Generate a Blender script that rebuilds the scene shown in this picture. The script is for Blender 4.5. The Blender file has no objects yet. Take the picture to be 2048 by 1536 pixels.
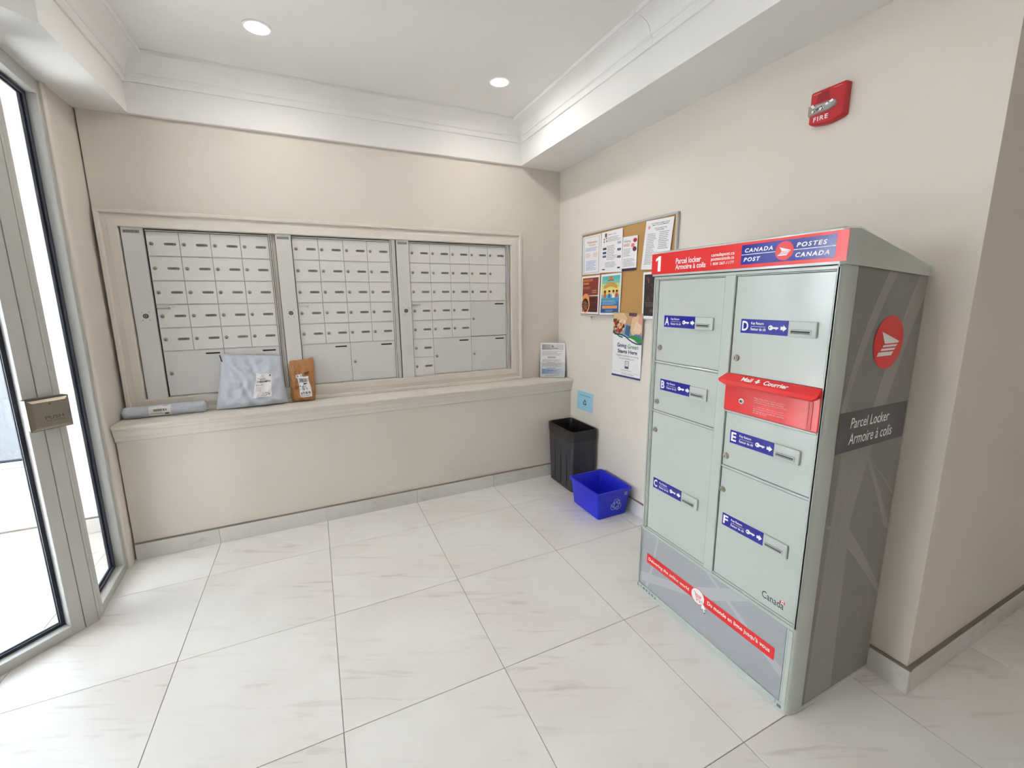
import bpy, bmesh, math, random
from mathutils import Vector, Matrix, noise
random.seed(7)
C = bpy.context.scene.collection
S = bpy.context.scene
PI = math.pi

# ------------------------------------------------------------------ camera
CAM_H = 1.477
F_PX, YAW, PITCH, ROLL, CX, CY = 850.241, 0.4340, -0.1770, -0.0090, -0.278, -20.12
cam = bpy.data.objects.new('camera', bpy.data.cameras.new('camera'))
C.objects.link(cam)
cam.data.sensor_width = 36.0
cam.data.sensor_fit = 'HORIZONTAL'
cam.data.lens = F_PX / 2048 * 36
cam.data.shift_x = -CX / 2048
cam.data.shift_y = CY / 2048
cam.data.clip_start = 0.02
_f = Vector((math.sin(YAW) * math.cos(PITCH), math.cos(YAW) * math.cos(PITCH), math.sin(PITCH)))
_r = Vector((math.cos(YAW), -math.sin(YAW), 0))
_u = _r.cross(_f)
_r2 = _r * math.cos(ROLL) + _u * math.sin(ROLL)
_u2 = -_r * math.sin(ROLL) + _u * math.cos(ROLL)
cam.matrix_world = Matrix(((_r2.x, _u2.x, -_f.x, 0), (_r2.y, _u2.y, -_f.y, 0), (_r2.z, _u2.z, -_f.z, CAM_H), (0, 0, 0, 1)))
S.camera = cam

# ------------------------------------------------------------------ world, sun, exposure
world = bpy.data.worlds.new('sky')
S.world = world
world.use_nodes = True
_bg = world.node_tree.nodes['Background']
_bg.inputs[0].default_value = (0.86, 0.93, 1.0, 1)
_bg.inputs[1].default_value = 2.75
sun = bpy.data.objects.new('sun', bpy.data.lights.new('sun', 'SUN'))
C.objects.link(sun)
sun.data.energy = 14.0
sun.data.angle = math.radians(0.6)
sun.data.color = (1.0, 0.98, 0.95)
sun.location = (-2, 6, 6)
sun.rotation_euler = Vector((-0.10, -0.42, -0.90)).to_track_quat('-Z', 'Y').to_euler()
S.view_settings.view_transform = 'Standard'
S.view_settings.look = 'None'
S.view_settings.gamma = 1.0
S.view_settings.use_curve_mapping = False
S.view_settings.exposure = 2.23
S.cycles.use_denoising = True
S.cycles.diffuse_bounces = 4
S.cycles.glossy_bounces = 3
S.cycles.max_bounces = 7
S.cycles.use_adaptive_sampling = True
S.cycles.adaptive_threshold = 0.2
S.cycles.adaptive_min_samples = 16
S.cycles.transparent_max_bounces = 10
S.cycles.sample_clamp_indirect = 8.0
S.cycles.caustics_reflective = False
S.cycles.caustics_refractive = False

# ------------------------------------------------------------------ materials
def lin(c):
    return c / 12.92 if c <= 0.04045 else ((c + 0.055) / 1.055) ** 2.4
def rgb(r, g, b):
    return (lin(r / 255), lin(g / 255), lin(b / 255), 1)
_MC = {}
def mat(name, col, rough=0.6, metal=0.0, spec=0.5, noise_amt=0.0, noise_scale=20, bump=0.0, bump_scale=200, emit=None, emit_s=0, coat=0.0):
    if name in _MC:
        return _MC[name]
    m = bpy.data.materials.new(name)
    m.use_nodes = True
    nt = m.node_tree
    b = nt.nodes['Principled BSDF']
    b.inputs['Base Color'].default_value = col
    b.inputs['Roughness'].default_value = rough
    b.inputs['Metallic'].default_value = metal
    b.inputs['Specular IOR Level'].default_value = spec
    b.inputs['Coat Weight'].default_value = coat
    b.inputs['Coat Roughness'].default_value = 0.08
    if emit:
        b.inputs['Emission Color'].default_value = emit
        b.inputs['Emission Strength'].default_value = emit_s
    if noise_amt or bump:
        tc = nt.nodes.new('ShaderNodeTexCoord')
    if noise_amt:
        n = nt.nodes.new('ShaderNodeTexNoise')
        n.inputs['Scale'].default_value = noise_scale
        n.inputs['Detail'].default_value = 4
        nt.links.new(tc.outputs['Object'], n.inputs['Vector'])
        mr = nt.nodes.new('ShaderNodeMapRange')
        mr.inputs['From Min'].default_value = 0.3
        mr.inputs['From Max'].default_value = 0.7
        mr.inputs['To Min'].default_value = 1 - noise_amt
        mr.inputs['To Max'].default_value = 1 + noise_amt
        nt.links.new(n.outputs['Fac'], mr.inputs['Value'])
        mx = nt.nodes.new('ShaderNodeVectorMath')
        mx.operation = 'SCALE'
        mx.inputs[0].default_value = col[:3]
        nt.links.new(mr.outputs['Result'], mx.inputs['Scale'])
        nt.links.new(mx.outputs['Vector'], b.inputs['Base Color'])
    if bump:
        n2 = nt.nodes.new('ShaderNodeTexNoise')
        n2.inputs['Scale'].default_value = bump_scale
        n2.inputs['Detail'].default_value = 3
        nt.links.new(tc.outputs['Object'], n2.inputs['Vector'])
        bp = nt.nodes.new('ShaderNodeBump')
        bp.inputs['Strength'].default_value = bump
        bp.inputs['Distance'].default_value = 0.002
        nt.links.new(n2.outputs['Fac'], bp.inputs['Height'])
        nt.links.new(bp.outputs['Normal'], b.inputs['Normal'])
    _MC[name] = m
    return m

def glass_mat(name, tint, refl_rough=0.0, opacity=0.0):
    m = bpy.data.materials.new(name)
    m.use_nodes = True
    nt = m.node_tree
    nt.nodes.clear()
    out = nt.nodes.new('ShaderNodeOutputMaterial')
    tr = nt.nodes.new('ShaderNodeBsdfTransparent')
    tr.inputs[0].default_value = tint
    gl = nt.nodes.new('ShaderNodeBsdfGlossy')
    gl.inputs['Roughness'].default_value = refl_rough
    lw = nt.nodes.new('ShaderNodeLayerWeight')       # Schlick reflectance, the same on both faces of the pane
    lw.inputs['Blend'].default_value = 0.5
    pw = nt.nodes.new('ShaderNodeMath'); pw.operation = 'POWER'; pw.inputs[1].default_value = 5.0
    ml_ = nt.nodes.new('ShaderNodeMath'); ml_.operation = 'MULTIPLY_ADD'; ml_.inputs[1].default_value = 0.90; ml_.inputs[2].default_value = 0.03
    nt.links.new(lw.outputs['Facing'], pw.inputs[0]); nt.links.new(pw.outputs[0], ml_.inputs[0])
    mx = nt.nodes.new('ShaderNodeMixShader')
    nt.links.new(ml_.outputs[0], mx.inputs[0])
    nt.links.new(tr.outputs[0], mx.inputs[1])
    nt.links.new(gl.outputs[0], mx.inputs[2])
    nt.links.new(mx.outputs[0], out.inputs[0])
    return m

def marble_mat(name, base, vein, warm, rough):
    m = bpy.data.materials.new(name)
    m.use_nodes = True
    nt = m.node_tree
    N, L = nt.nodes.new, nt.links.new
    b = nt.nodes['Principled BSDF']
    b.inputs['Roughness'].default_value = rough
    b.inputs['Specular IOR Level'].default_value = 0.4
    tc = N('ShaderNodeTexCoord')
    oi = N('ShaderNodeObjectInfo')
    sc = N('ShaderNodeVectorMath'); sc.operation = 'SCALE'
    cmb = N('ShaderNodeCombineXYZ')
    for i, k in enumerate((37.0, 91.0, 53.0)):
        mu = N('ShaderNodeMath'); mu.operation = 'MULTIPLY'; mu.inputs[1].default_value = k
        L(oi.outputs['Random'], mu.inputs[0]); L(mu.outputs[0], cmb.inputs[i])
    add = N('ShaderNodeVectorMath'); add.operation = 'ADD'
    rot = N('ShaderNodeVectorRotate'); rot.rotation_type = 'Z_AXIS'; rot.inputs['Angle'].default_value = math.radians(24)
    L(tc.outputs['Object'], rot.inputs['Vector'])
    L(rot.outputs['Vector'], add.inputs[0]); L(cmb.outputs[0], add.inputs[1])
    mp = N('ShaderNodeMapping'); mp.inputs['Scale'].default_value = (3.0, 24.0, 24.0)
    L(add.outputs[0], mp.inputs['Vector'])
    n1 = N('ShaderNodeTexNoise'); n1.inputs['Scale'].default_value = 1.0; n1.inputs['Detail'].default_value = 6; n1.inputs['Distortion'].default_value = 0.5; n1.inputs['Roughness'].default_value = 0.62
    L(mp.outputs[0], n1.inputs['Vector'])
    r1 = N('ShaderNodeValToRGB')
    r1.color_ramp.elements[0].position = 0.56; r1.color_ramp.elements[0].color = (0, 0, 0, 1)
    r1.color_ramp.elements[1].position = 0.82; r1.color_ramp.elements[1].color = (1, 1, 1, 1)
    L(n1.outputs['Fac'], r1.inputs[0])
    n2 = N('ShaderNodeTexNoise'); n2.inputs['Scale'].default_value = 2.2; n2.inputs['Detail'].default_value = 3
    L(add.outputs[0], n2.inputs['Vector'])
    r2 = N('ShaderNodeValToRGB')
    r2.color_ramp.elements[0].position = 0.42; r2.color_ramp.elements[1].position = 0.62
    L(n2.outputs['Fac'], r2.inputs[0])
    mw = N('ShaderNodeMix'); mw.data_type = 'RGBA'
    mw.inputs[6].default_value = base; mw.inputs[7].default_value = warm
    L(r2.outputs[0], mw.inputs[0])
    m3 = N('ShaderNodeMath'); m3.operation = 'MULTIPLY'
    L(r1.outputs[0], m3.inputs[0]); L(r2.outputs[0], m3.inputs[1])
    m4 = N('ShaderNodeMath'); m4.operation = 'MULTIPLY_ADD'; m4.inputs[1].default_value = 0.85; m4.inputs[2].default_value = 0.0
    L(m3.outputs[0], m4.inputs[0])
    m5 = N('ShaderNodeMath'); m5.operation = 'MULTIPLY_ADD'; m5.inputs[1].default_value = 0.22; m5.use_clamp = True
    L(r1.outputs[0], m5.inputs[0]); L(m4.outputs[0], m5.inputs[2])
    mv = N('ShaderNodeMix'); mv.data_type = 'RGBA'
    L(m5.outputs[0], mv.inputs[0]); L(mw.outputs[2], mv.inputs[6]); mv.inputs[7].default_value = vein
    L(mv.outputs[2], b.inputs['Base Color'])
    return m

PAINT = mat('wall_paint', rgb(227, 219, 209), 0.75, spec=0.25, noise_amt=0.008, noise_scale=3, bump=0.10, bump_scale=350)
CEIL = mat('ceiling_paint', rgb(240, 239, 237), 0.8, spec=0.2)
TRIMW = mat('trim_white', rgb(241, 240, 238), 0.42, spec=0.4)
TRIMC = mat('trim_cream', rgb(227, 220, 210), 0.45, spec=0.4)
TILE = marble_mat('floor_marble', rgb(238, 236, 233), rgb(190, 182, 176), rgb(233, 228, 224), 0.32)
BBTILE = marble_mat('baseboard_marble', rgb(222, 220, 217), rgb(172, 169, 166), rgb(214, 211, 207), 0.4)
GROUT = mat('grout', rgb(150, 146, 140), 0.9)
BBCAP = mat('baseboard_cap', rgb(138, 128, 116), 0.8)  # darker brownish strip along the top of each baseboard
ALU = mat('anodised_aluminium', rgb(198, 198, 194), 0.42, metal=0.2, noise_amt=0.012, noise_scale=300)
ALUW = mat('aluminium_reveal', rgb(200, 202, 204), 0.4, metal=0.25)
GASKET = mat('rubber_gasket', rgb(40, 42, 56), 0.55)
GLASS = glass_mat('window_glass', (0.985, 0.99, 0.988, 1))
GLASS_DIM = glass_mat('dimming_glass', (0.62, 0.65, 0.68, 1))  # tint added to dim the overbright view outdoors
ACRYL = glass_mat('clear_acrylic', (0.95, 0.96, 0.97, 1))
MBOX = mat('mailbox_aluminium', rgb(228, 226, 224), 0.42, metal=0.15, noise_amt=0.015, noise_scale=160)
MBOXB = mat('mailbox_brushed', rgb(220, 219, 218), 0.40, metal=0.2, noise_amt=0.02, noise_scale=220)
MRAIL = mat('mailbox_rail', rgb(214, 214, 212), 0.3, metal=0.7)
DARKGAP = mat('dark_gap', rgb(60, 60, 60), 0.8)
BLACK = mat('slot_black', rgb(16, 15, 18), 0.7)
TAGG = mat('name_tag', rgb(122, 121, 118), 0.5, noise_amt=0.25, noise_scale=180)
STEEL = mat('lock_steel', rgb(170, 164, 150), 0.35, metal=0.5)
STEELD = mat('lock_dark', rgb(62, 60, 56), 0.4, metal=0.6)
LOCKER = mat('locker_enamel', rgb(191, 197, 192), 0.26, spec=0.5, coat=0.5, bump=0.05, bump_scale=260)
LOCKG = mat('locker_groove', rgb(84, 88, 86), 0.6)
LOCKERD = mat('locker_slot_housing', rgb(190, 195, 191), 0.4)
RED = mat('post_red', rgb(232, 38, 40), 0.3, spec=0.5, coat=0.2)
REDM = mat('mail_red', rgb(228, 40, 44), 0.22, spec=0.5, coat=0.4)
REDD = mat('mail_red_dark', rgb(178, 26, 32), 0.4)
BLUE = mat('post_blue', rgb(27, 30, 150), 0.22, coat=0.3)
WHITE = mat('print_white', rgb(242, 242, 240), 0.5)
DECAL = mat('side_decal', rgb(136, 134, 131), 0.22, spec=0.5, noise_amt=0.05, noise_scale=5)
DECALL = mat('side_decal_light', rgb(150, 148, 144), 0.22, spec=0.5)
DECALD = mat('side_band', rgb(92, 91, 94), 0.25)
BASEP = mat('base_decal', rgb(164, 167, 172), 0.3, noise_amt=0.03, noise_scale=6)
BASEPL = mat('base_decal_light', rgb(180, 183, 187), 0.3)
PAPER = mat('paper_white', rgb(240, 238, 240), 0.7)
CORK = mat('cork', rgb(190, 146, 90), 0.9, noise_amt=0.14, noise_scale=260, bump=0.3, bump_scale=300)
BLUEBIN = mat('blue_plastic', rgb(34, 44, 214), 0.38)
BLACKBIN = mat('black_plastic', rgb(58, 56, 60), 0.45)
LINER = mat('bin_liner', rgb(30, 28, 30), 0.3)
POLYBAG = mat('grey_polybag', rgb(198, 204, 215), 0.42, noise_amt=0.03, noise_scale=40)
KRAFT = mat('kraft_paper', rgb(176, 122, 74), 0.6, noise_amt=0.08, noise_scale=30)
FIRER = mat('alarm_red', rgb(196, 34, 44), 0.35)
FIRED = mat('alarm_red_dark', rgb(128, 18, 26), 0.5)
LENS = mat('strobe_lens', rgb(205, 205, 205), 0.12, metal=0.6)
LENSD = mat('strobe_lens_dark', rgb(120, 118, 120), 0.15, metal=0.6)
PUSHS = mat('push_plate_steel', rgb(150, 140, 126), 0.30, metal=0.85, noise_amt=0.03, noise_scale=200)
PUSHD = mat('push_box_dark', rgb(84, 76, 70), 0.45)
PUSHW = mat('push_box_side', rgb(214, 214, 212), 0.45)
def ink(name, r, g, b, rough=0.6):
    return mat('ink_' + name, rgb(r, g, b), rough)
K = ink('black', 34, 32, 36)
GR = ink('grey', 140, 138, 142)
NAVY = ink('navy', 38, 48, 100)

# ------------------------------------------------------------------ mesh building
_TC = {}
def text_geo(s, bold=0.0, shear=0.0, res=3, space=1.0):
    key = (s, bold, shear, res, space)
    if key in _TC:
        return _TC[key]
    cu = bpy.data.curves.new('txt', 'FONT')
    cu.body = s
    cu.size = 1.0
    cu.offset = bold
    cu.shear = shear
    cu.resolution_u = res
    cu.space_character = space
    cu.fill_mode = 'FRONT' if hasattr(cu, 'fill_mode') else cu.fill_mode
    ob = bpy.data.objects.new('txt', cu)
    me = bpy.data.meshes.new_from_object(ob)
    vs = [(v.co.x, v.co.y) for v in me.vertices]
    fs = [tuple(p.vertices) for p in me.polygons]
    bpy.data.objects.remove(ob); bpy.data.curves.remove(cu); bpy.data.meshes.remove(me)
    xs = [v[0] for v in vs] or [0]; ys = [v[1] for v in vs] or [0]
    _TC[key] = (vs, fs, min(xs), max(xs), min(ys), max(ys))
    return _TC[key]

class MB:
    def __init__(self):
        self.v = []; self.f = []; self.m = []; self.mats = []
    def mi(self, mt):
        if mt not in self.mats:
            self.mats.append(mt)
        return self.mats.index(mt)
    def add(self, vs, fs, mt):
        o = len(self.v); i = self.mi(mt)
        self.v.extend(tuple(p) for p in vs)
        for f in fs:
            self.f.append(tuple(o + k for k in f)); self.m.append(i)
        return self
    def box(self, x0, x1, y0, y1, z0, z1, mt, bev=0.0, seg=2):
        if bev <= 0:
            vs = [(x, y, z) for x in (x0, x1) for y in (y0, y1) for z in (z0, z1)]
            fs = [(0, 1, 3, 2), (4, 6, 7, 5), (0, 4, 5, 1), (2, 3, 7, 6), (0, 2, 6, 4), (1, 5, 7, 3)]
            return self.add(vs, fs, mt)
        bm = bmesh.new()
        bmesh.ops.create_cube(bm, size=1.0)
        for v in bm.verts:
            v.co = Vector(((x0 + x1) / 2 + v.co.x * (x1 - x0), (y0 + y1) / 2 + v.co.y * (y1 - y0), (z0 + z1) / 2 + v.co.z * (z1 - z0)))
        bmesh.ops.bevel(bm, geom=bm.edges[:], offset=bev, segments=seg, profile=0.5, affect='EDGES')
        bm.verts.index_update()
        vs = [tuple(v.co) for v in bm.verts]; fs = [tuple(v.index for v in f.verts) for f in bm.faces]
        bm.free()
        return self.add(vs, fs, mt)
    def prism(self, poly, ax, a0, a1, mt):
        """poly: 2-D points in the two other axes (in x,y,z order); extruded along axis ax from a0 to a1"""
        def p3(p, a):
            q = list(p); q.insert(ax, a); return tuple(q)
        n = len(poly)
        vs = [p3(p, a0) for p in poly] + [p3(p, a1) for p in poly]
        fs = [tuple(range(n))[::-1], tuple(range(n, 2 * n))] + [(i, (i + 1) % n, n + (i + 1) % n, n + i) for i in range(n)]
        return self.add(vs, fs, mt)
    def cyl(self, c, ax, r, h, mt, n=20, r2=None):
        """cylinder from c along axis ax by h"""
        r2 = r if r2 is None else r2
        vs = []
        for k, (rr, d) in enumerate(((r, 0), (r2, h))):
            for i in range(n):
                a = 2 * PI * i / n
                q = [rr * math.cos(a), rr * math.sin(a)]; q.insert(ax, d)
                vs.append((c[0] + q[0], c[1] + q[1], c[2] + q[2]))
        fs = [tuple(range(n)), tuple(range(n, 2 * n))[::-1]] + [(i, n + i, n + (i + 1) % n, (i + 1) % n) for i in range(n)]
        return self.add(vs, fs, mt)
    def flat(self, pts, y, mt, mp=None):
        """flat polygon in the x-z plane at depth y"""
        mp = mp or (lambda x, z, d: (x, d, z))
        return self.add([mp(p[0], p[1], y) for p in pts], [tuple(range(len(pts)))], mt)
    def rect(self, x0, x1, z0, z1, y, mt, mp=None):
        return self.flat([(x0, z0), (x1, z0), (x1, z1), (x0, z1)], y, mt, mp)
    def disc(self, cx, cz, r, y, mt, n=32, mp=None, rz=None):
        rz = rz or r
        return self.flat([(cx + r * math.cos(2 * PI * i / n), cz + rz * math.sin(2 * PI * i / n)) for i in range(n)], y, mt, mp)
    def text(self, s, x0, x1, z0, z1, y, mt, bold=0.0, shear=0.0, mp=None, res=3, space=1.0):
        """lettering stretched into the box x0..x1, z0..z1"""
        vs, fs, a, b, c, d = text_geo(s, bold, shear, res, space)
        mp = mp or (lambda x, z, dd: (x, dd, z))
        sx = (x1 - x0) / max(b - a, 1e-6); sz = (z1 - z0) / max(d - c, 1e-6)
        return self.add([mp(x0 + (p[0] - a) * sx, z0 + (p[1] - c) * sz, y) for p in vs], fs, mt)
    def strip(self, pts, w, y, mt, mp=None, closed=False):
        """band of width w along a polyline in the x-z plane"""
        mp = mp or (lambda x, z, d: (x, d, z))
        P = [Vector(p) for p in pts]; n = len(P)
        L = []; R = []
        for i in range(n):
            a = P[i - 1] if (i > 0 or closed) else None
            b = P[(i + 1) % n] if (i < n - 1 or closed) else None
            d1 = (P[i] - a).normalized() if a is not None else None
            d2 = (b - P[i]).normalized() if b is not None else None
            if d1 is None: d1 = d2
            if d2 is None: d2 = d1
            t = d1 + d2
            t = t.normalized() if t.length > 1e-6 else d1
            nn = Vector((-t.y, t.x))
            k = 1 / max(0.4, nn.dot(Vector((-d1.y, d1.x))))
            L.append(P[i] + nn * w / 2 * k); R.append(P[i] - nn * w / 2 * k)
        vs = [mp(p.x, p.y, y) for p in L] + [mp(p.x, p.y, y) for p in R]
        m = n if closed else n - 1
        return self.add(vs, [(i, (i + 1) % n, n + (i + 1) % n, n + i) for i in range(m)], mt)
    def mesh(self, name, smooth=None):
        me = bpy.data.meshes.new(name)
        me.from_pydata(self.v, [], self.f)
        for mt in self.mats:
            me.materials.append(mt)
        me.polygons.foreach_set('material_index', self.m)
        if smooth is not None:
            me.polygons.foreach_set('use_smooth', [True] * len(me.polygons))
            me.set_sharp_from_angle(angle=math.radians(smooth))
        me.update()
        return me
    def build(self, name, parent=None, smooth=None, loc=None):
        return put(name, self.mesh(name, smooth), parent, loc)

def put(name, me, parent=None, loc=None):
    o = bpy.data.objects.new(name, me)
    C.objects.link(o)
    if parent is not None:
        o.parent = parent
    if loc is not None:
        o.location = loc
    return o
def tag(o, label, cat, group=None, kind=None):
    o['label'] = label; o['category'] = cat
    if group: o['group'] = group
    if kind: o['kind'] = kind
    return o
def thing(name, label, cat, loc=(0, 0, 0), rotz=0.0, group=None, kind=None):
    o = bpy.data.objects.new(name, None)
    o.empty_display_size = 0.05
    C.objects.link(o)
    o.location = loc; o.rotation_euler = (0, 0, rotz)
    return tag(o, label, cat, group, kind)
def struct(o, label, cat):
    return tag(o, label, cat, kind='structure')

# ------------------------------------------------------------------ main dimensions
XR, YU, YK = 1.916, 3.168, 2.958          # right wall, upper back wall, knee wall
ZB, ZC = 2.478, 2.755                      # bulkhead underside, ceiling
XB, YBK, XLB, YBEND = 1.553, 3.141, -0.815, 2.307
LEDGE = 0.808
YOUT = 0.628                               # outer corner of the right wall
PX, PY = 0.6085, 0.6125                    # floor tile pitch
GX, GY = 1.197, 0.754
P0 = Vector((-1.028, 2.425))               # corner post of the glazing

# ------------------------------------------------------------------ floor with tiles
fl = MB().box(-4.6, 5.2, -2.8, 3.7, -0.12, -0.0025, GROUT).build('floor')
struct(fl, 'pale veined marble tile floor laid in a square grid', 'floor')
tile_me = MB().box(-PX / 2 + 0.0014, PX / 2 - 0.0014, -PY / 2 + 0.0014, PY / 2 - 0.0014, -0.010, 0.0, TILE, 0.0008, 1).mesh('tile')
for i in range(-9, 7):
    for j in range(-6, 5):
        cx, cy = GX + (i + 0.5) * PX, GY + (j + 0.5) * PY
        if cy > 3.7 or cx < -4.4 or cx > 5.0:
            continue
        if cx > XR + 0.35 and cy > YOUT + 0.35:
            continue
        if cy - PY / 2 > 2.99 and cx > -1.0:
            continue
        put('tile', tile_me, fl, (cx, cy, 0))

# ------------------------------------------------------------------ walls
struct(MB().box(-1.04, XR, YU, 3.45, 0.0, ZC, PAINT).build('wall_back'), 'warm beige painted back wall above the mail ledge', 'wall')
struct(MB().box(-1.04, XR, YK, YU, 0.0, LEDGE - 0.02, PAINT).build('wall_back_lower'), 'beige knee wall under the mail ledge', 'wall')
struct(MB().box(XR, XR + 0.2, YOUT, 3.45, 0.0, ZC, PAINT).build('wall_right'), 'pale beige side wall behind the parcel locker and cork board', 'wall')
struct(MB().box(XR + 0.2, 5.2, YOUT, YOUT + 0.2, 0.0, ZC, PAINT).build('wall_hall'), 'shaded beige hallway wall past the outside corner', 'wall')
struct(MB().box(5.1, 5.3, -2.8, YOUT + 0.2, 0.0, ZC, PAINT).build('wall_hall_end'), 'beige wall closing the far end of the hallway', 'wall')
struct(MB().box(-4.6, 5.3, -2.9, -2.7, 0.0, ZC, PAINT).build('wall_front'), 'beige lobby wall behind the viewpoint', 'wall')
struct(MB().box(-2.62, -2.46, -2.7, 0.98, 0.0, ZB, PAINT).build('wall_left'), 'beige lobby wall beyond the glazed doors', 'wall')
# jamb wall between glazing and back wall, with a moulded casing
jw = MB().box(-1.10, -1.048, 2.885, 3.465, 0.0, ZB, PAINT)
struct(jw.build('wall_jamb'), 'narrow beige return wall beside the glazed sidelight', 'wall')
cs = MB().prism([(-1.10, 2.868), (-1.049, 2.868), (-1.043, 2.874), (-1.040, 2.884), (-1.041, 2.904), (-1.046, 2.908), (-1.046, 2.936), (-1.10, 2.936)], 2, 0.0, ZB, TRIMC)
struct(cs.build('trim_casing', smooth=40), 'cream vertical casing strip beside the glazed sidelight', 'trim')

# ------------------------------------------------------------------ ceiling, bulkheads
ce = MB().box(-3.2, 5.3, -2.9, 3.45, ZC, ZC + 0.15, CEIL).build('ceiling')
struct(ce, 'white tray ceiling with recessed lights', 'ceiling')
struct(MB().box(XB, 5.3, -2.9, 3.45, ZB, ZC, CEIL).build('ceiling_bulkhead_right'), 'white dropped bulkhead along the right wall', 'ceiling')
struct(MB().box(XLB, XB, YBK, YU, ZB, ZC, CEIL).build('ceiling_bulkhead_back'), 'white shallow bulkhead above the back wall', 'ceiling')
ed = 1.64
MBl = MB().prism([(XLB, YU), (XLB, YBEND), (XLB - ed, YBEND - ed), (XLB - ed, -2.7), (-4.6, -2.7), (-4.6, 3.8), (-1.04, 3.8), (-1.04, YU)], 2, ZB, ZC, CEIL)
struct(MBl.build('ceiling_bulkhead_left'), 'white bulkhead with an angled corner above the glazed doors', 'ceiling')

# crown moulding
prof = [(0.0, 2.634), (0.010, 2.634), (0.013, 2.640), (0.013, 2.662), (0.018, 2.668), (0.024, 2.670), (0.024, 2.679)]
for k in range(9):
    a = k / 8 * PI / 2
    prof.append((0.026 + 0.076 * (1 - math.cos(a)) , 2.682 + 0.054 * math.sin(a)))
prof += [(0.108, 2.738), (0.112, 2.736), (0.120, 2.737), (0.122, 2.740), (0.122, ZC)]
path = [Vector((XB, -2.65)), Vector((XB, YBK)), Vector((XLB, YBK)), Vector((XLB, YBEND)), Vector((XLB - ed + 0.02, YBEND - ed + 0.02))]
def mitres(path):
    out = []
    for i, p in enumerate(path):
        d1 = (p - path[i - 1]).normalized() if i > 0 else None
        d2 = (path[i + 1] - p).normalized() if i < len(path) - 1 else None
        if d1 is None: d1 = d2
        if d2 is None: d2 = d1
        n1 = Vector((-d1.y, d1.x)); n2 = Vector((-d2.y, d2.x))
        b = (n1 + n2).normalized()
        out.append(b / b.dot(n1))
    return out
mit = mitres(path)
crown = thing('trim_crown', 'white coved crown moulding around the tray ceiling', 'trim', (0, 0, 0), kind='structure')
def crown_piece(pa, ma, pb, mb):
    m = MB(); n = len(prof)
    vs = [(*(pa + ma * d), z) for d, z in prof] + [(*(pb + mb * d), z) for d, z in prof]
    m.add(vs, [(i, i + 1, n + i + 1, n + i) for i in range(n - 1)], TRIMW)
    m.build('moulding', crown, 28)
sx = Vector((XB, 1.735)); g = Vector((0, 0.0012)); nx = Vector((-1, 0))
crown_piece(path[0], mit[0], sx - g, nx)
crown_piece(sx + g, nx, path[1], mit[1])
for i in range(1, 4):
    crown_piece(path[i], mit[i], path[i + 1], mit[i + 1])

# ------------------------------------------------------------------ baseboards (stone strips, each its own piece)
def baseboard(name, label, a, b, nrm, cuts, thick=0.016, h=0.096):
    """a,b: wall-face ends; nrm: unit normal into the room; cuts: distances from a"""
    d = (b - a); Ln = d.length; d = d / Ln
    root = thing(name, label, 'baseboard', (a.x, a.y, 0), math.atan2(d.y, d.x), kind='structure')
    side = 1 if Vector((-d.y, d.x)).dot(nrm) > 0 else -1
    cs_ = [0] + [c for c in cuts if 0.01 < c < Ln - 0.01] + [Ln]
    for s, e in zip(cs_[:-1], cs_[1:]):
        y0, y1 = sorted((0, side * thick))
        MB().box(s + 0.0009, e - 0.0009, y0, y1, 0.0, h, BBTILE, 0.0012, 1).build('stone_strip', root)
    y0, y1 = sorted((0, side * thick * 0.85))
    MB().box(0, Ln, y0, y1, h, h + 0.006, BBCAP).build('cap_strip', root)
    return root
xs_ = [GX - k * PX for k in range(4)]
baseboard('baseboard_back', 'grey veined marble baseboard along the knee wall', Vector((-1.038, YK)), Vector((XR, YK)), Vector((0, -1)), sorted(x + 1.038 for x in xs_))
baseboard('baseboard_right', 'grey veined marble baseboard along the right wall', Vector((XR, YK - 0.016)), Vector((XR, YOUT - 0.016)), Vector((-1, 0)), sorted(YK - 0.016 - (GY + k * PY) for k in range(4)))
baseboard('baseboard_hall', 'marble baseboard with dark top bead along the shaded hallway wall', Vector((XR, YOUT)), Vector((5.1, YOUT)), Vector((0, -1)), [GX + k * PX - XR for k in range(2, 7)])

# ------------------------------------------------------------------ ledge with moulded apron
def profile_x(name, prof2, x0, x1, mt, parent=None):
    m = MB(); n = len(prof2)
    m.add([(x0, y, z) for y, z in prof2] + [(x1, y, z) for y, z in prof2], [(i, (i + 1) % n, n + (i + 1) % n, n + i) for i in range(n)] + [tuple(range(n))[::-1], tuple(range(n, 2 * n))], mt)
    return m.build(name, parent, 35)
ledge = thing('trim_ledge', 'cream painted ledge shelf with moulded apron under the mailboxes', 'trim', (0, 0, 0), kind='structure')
profile_x('shelf_board', [(YU, LEDGE), (2.925, LEDGE), (2.919, LEDGE - 0.004), (2.918, LEDGE - 0.012), (2.922, LEDGE - 0.020), (YU, LEDGE - 0.020)], -1.04, XR, TRIMC, ledge)
profile_x('apron_moulding', [(YK, 0.788), (2.930, 0.788), (2.930, 0.772), (2.934, 0.769), (2.938, 0.742), (2.943, 0.740), (2.944, 0.716), (2.948, 0.712), (YK, 0.712)], -1.04, XR, TRIMC, ledge)

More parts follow.
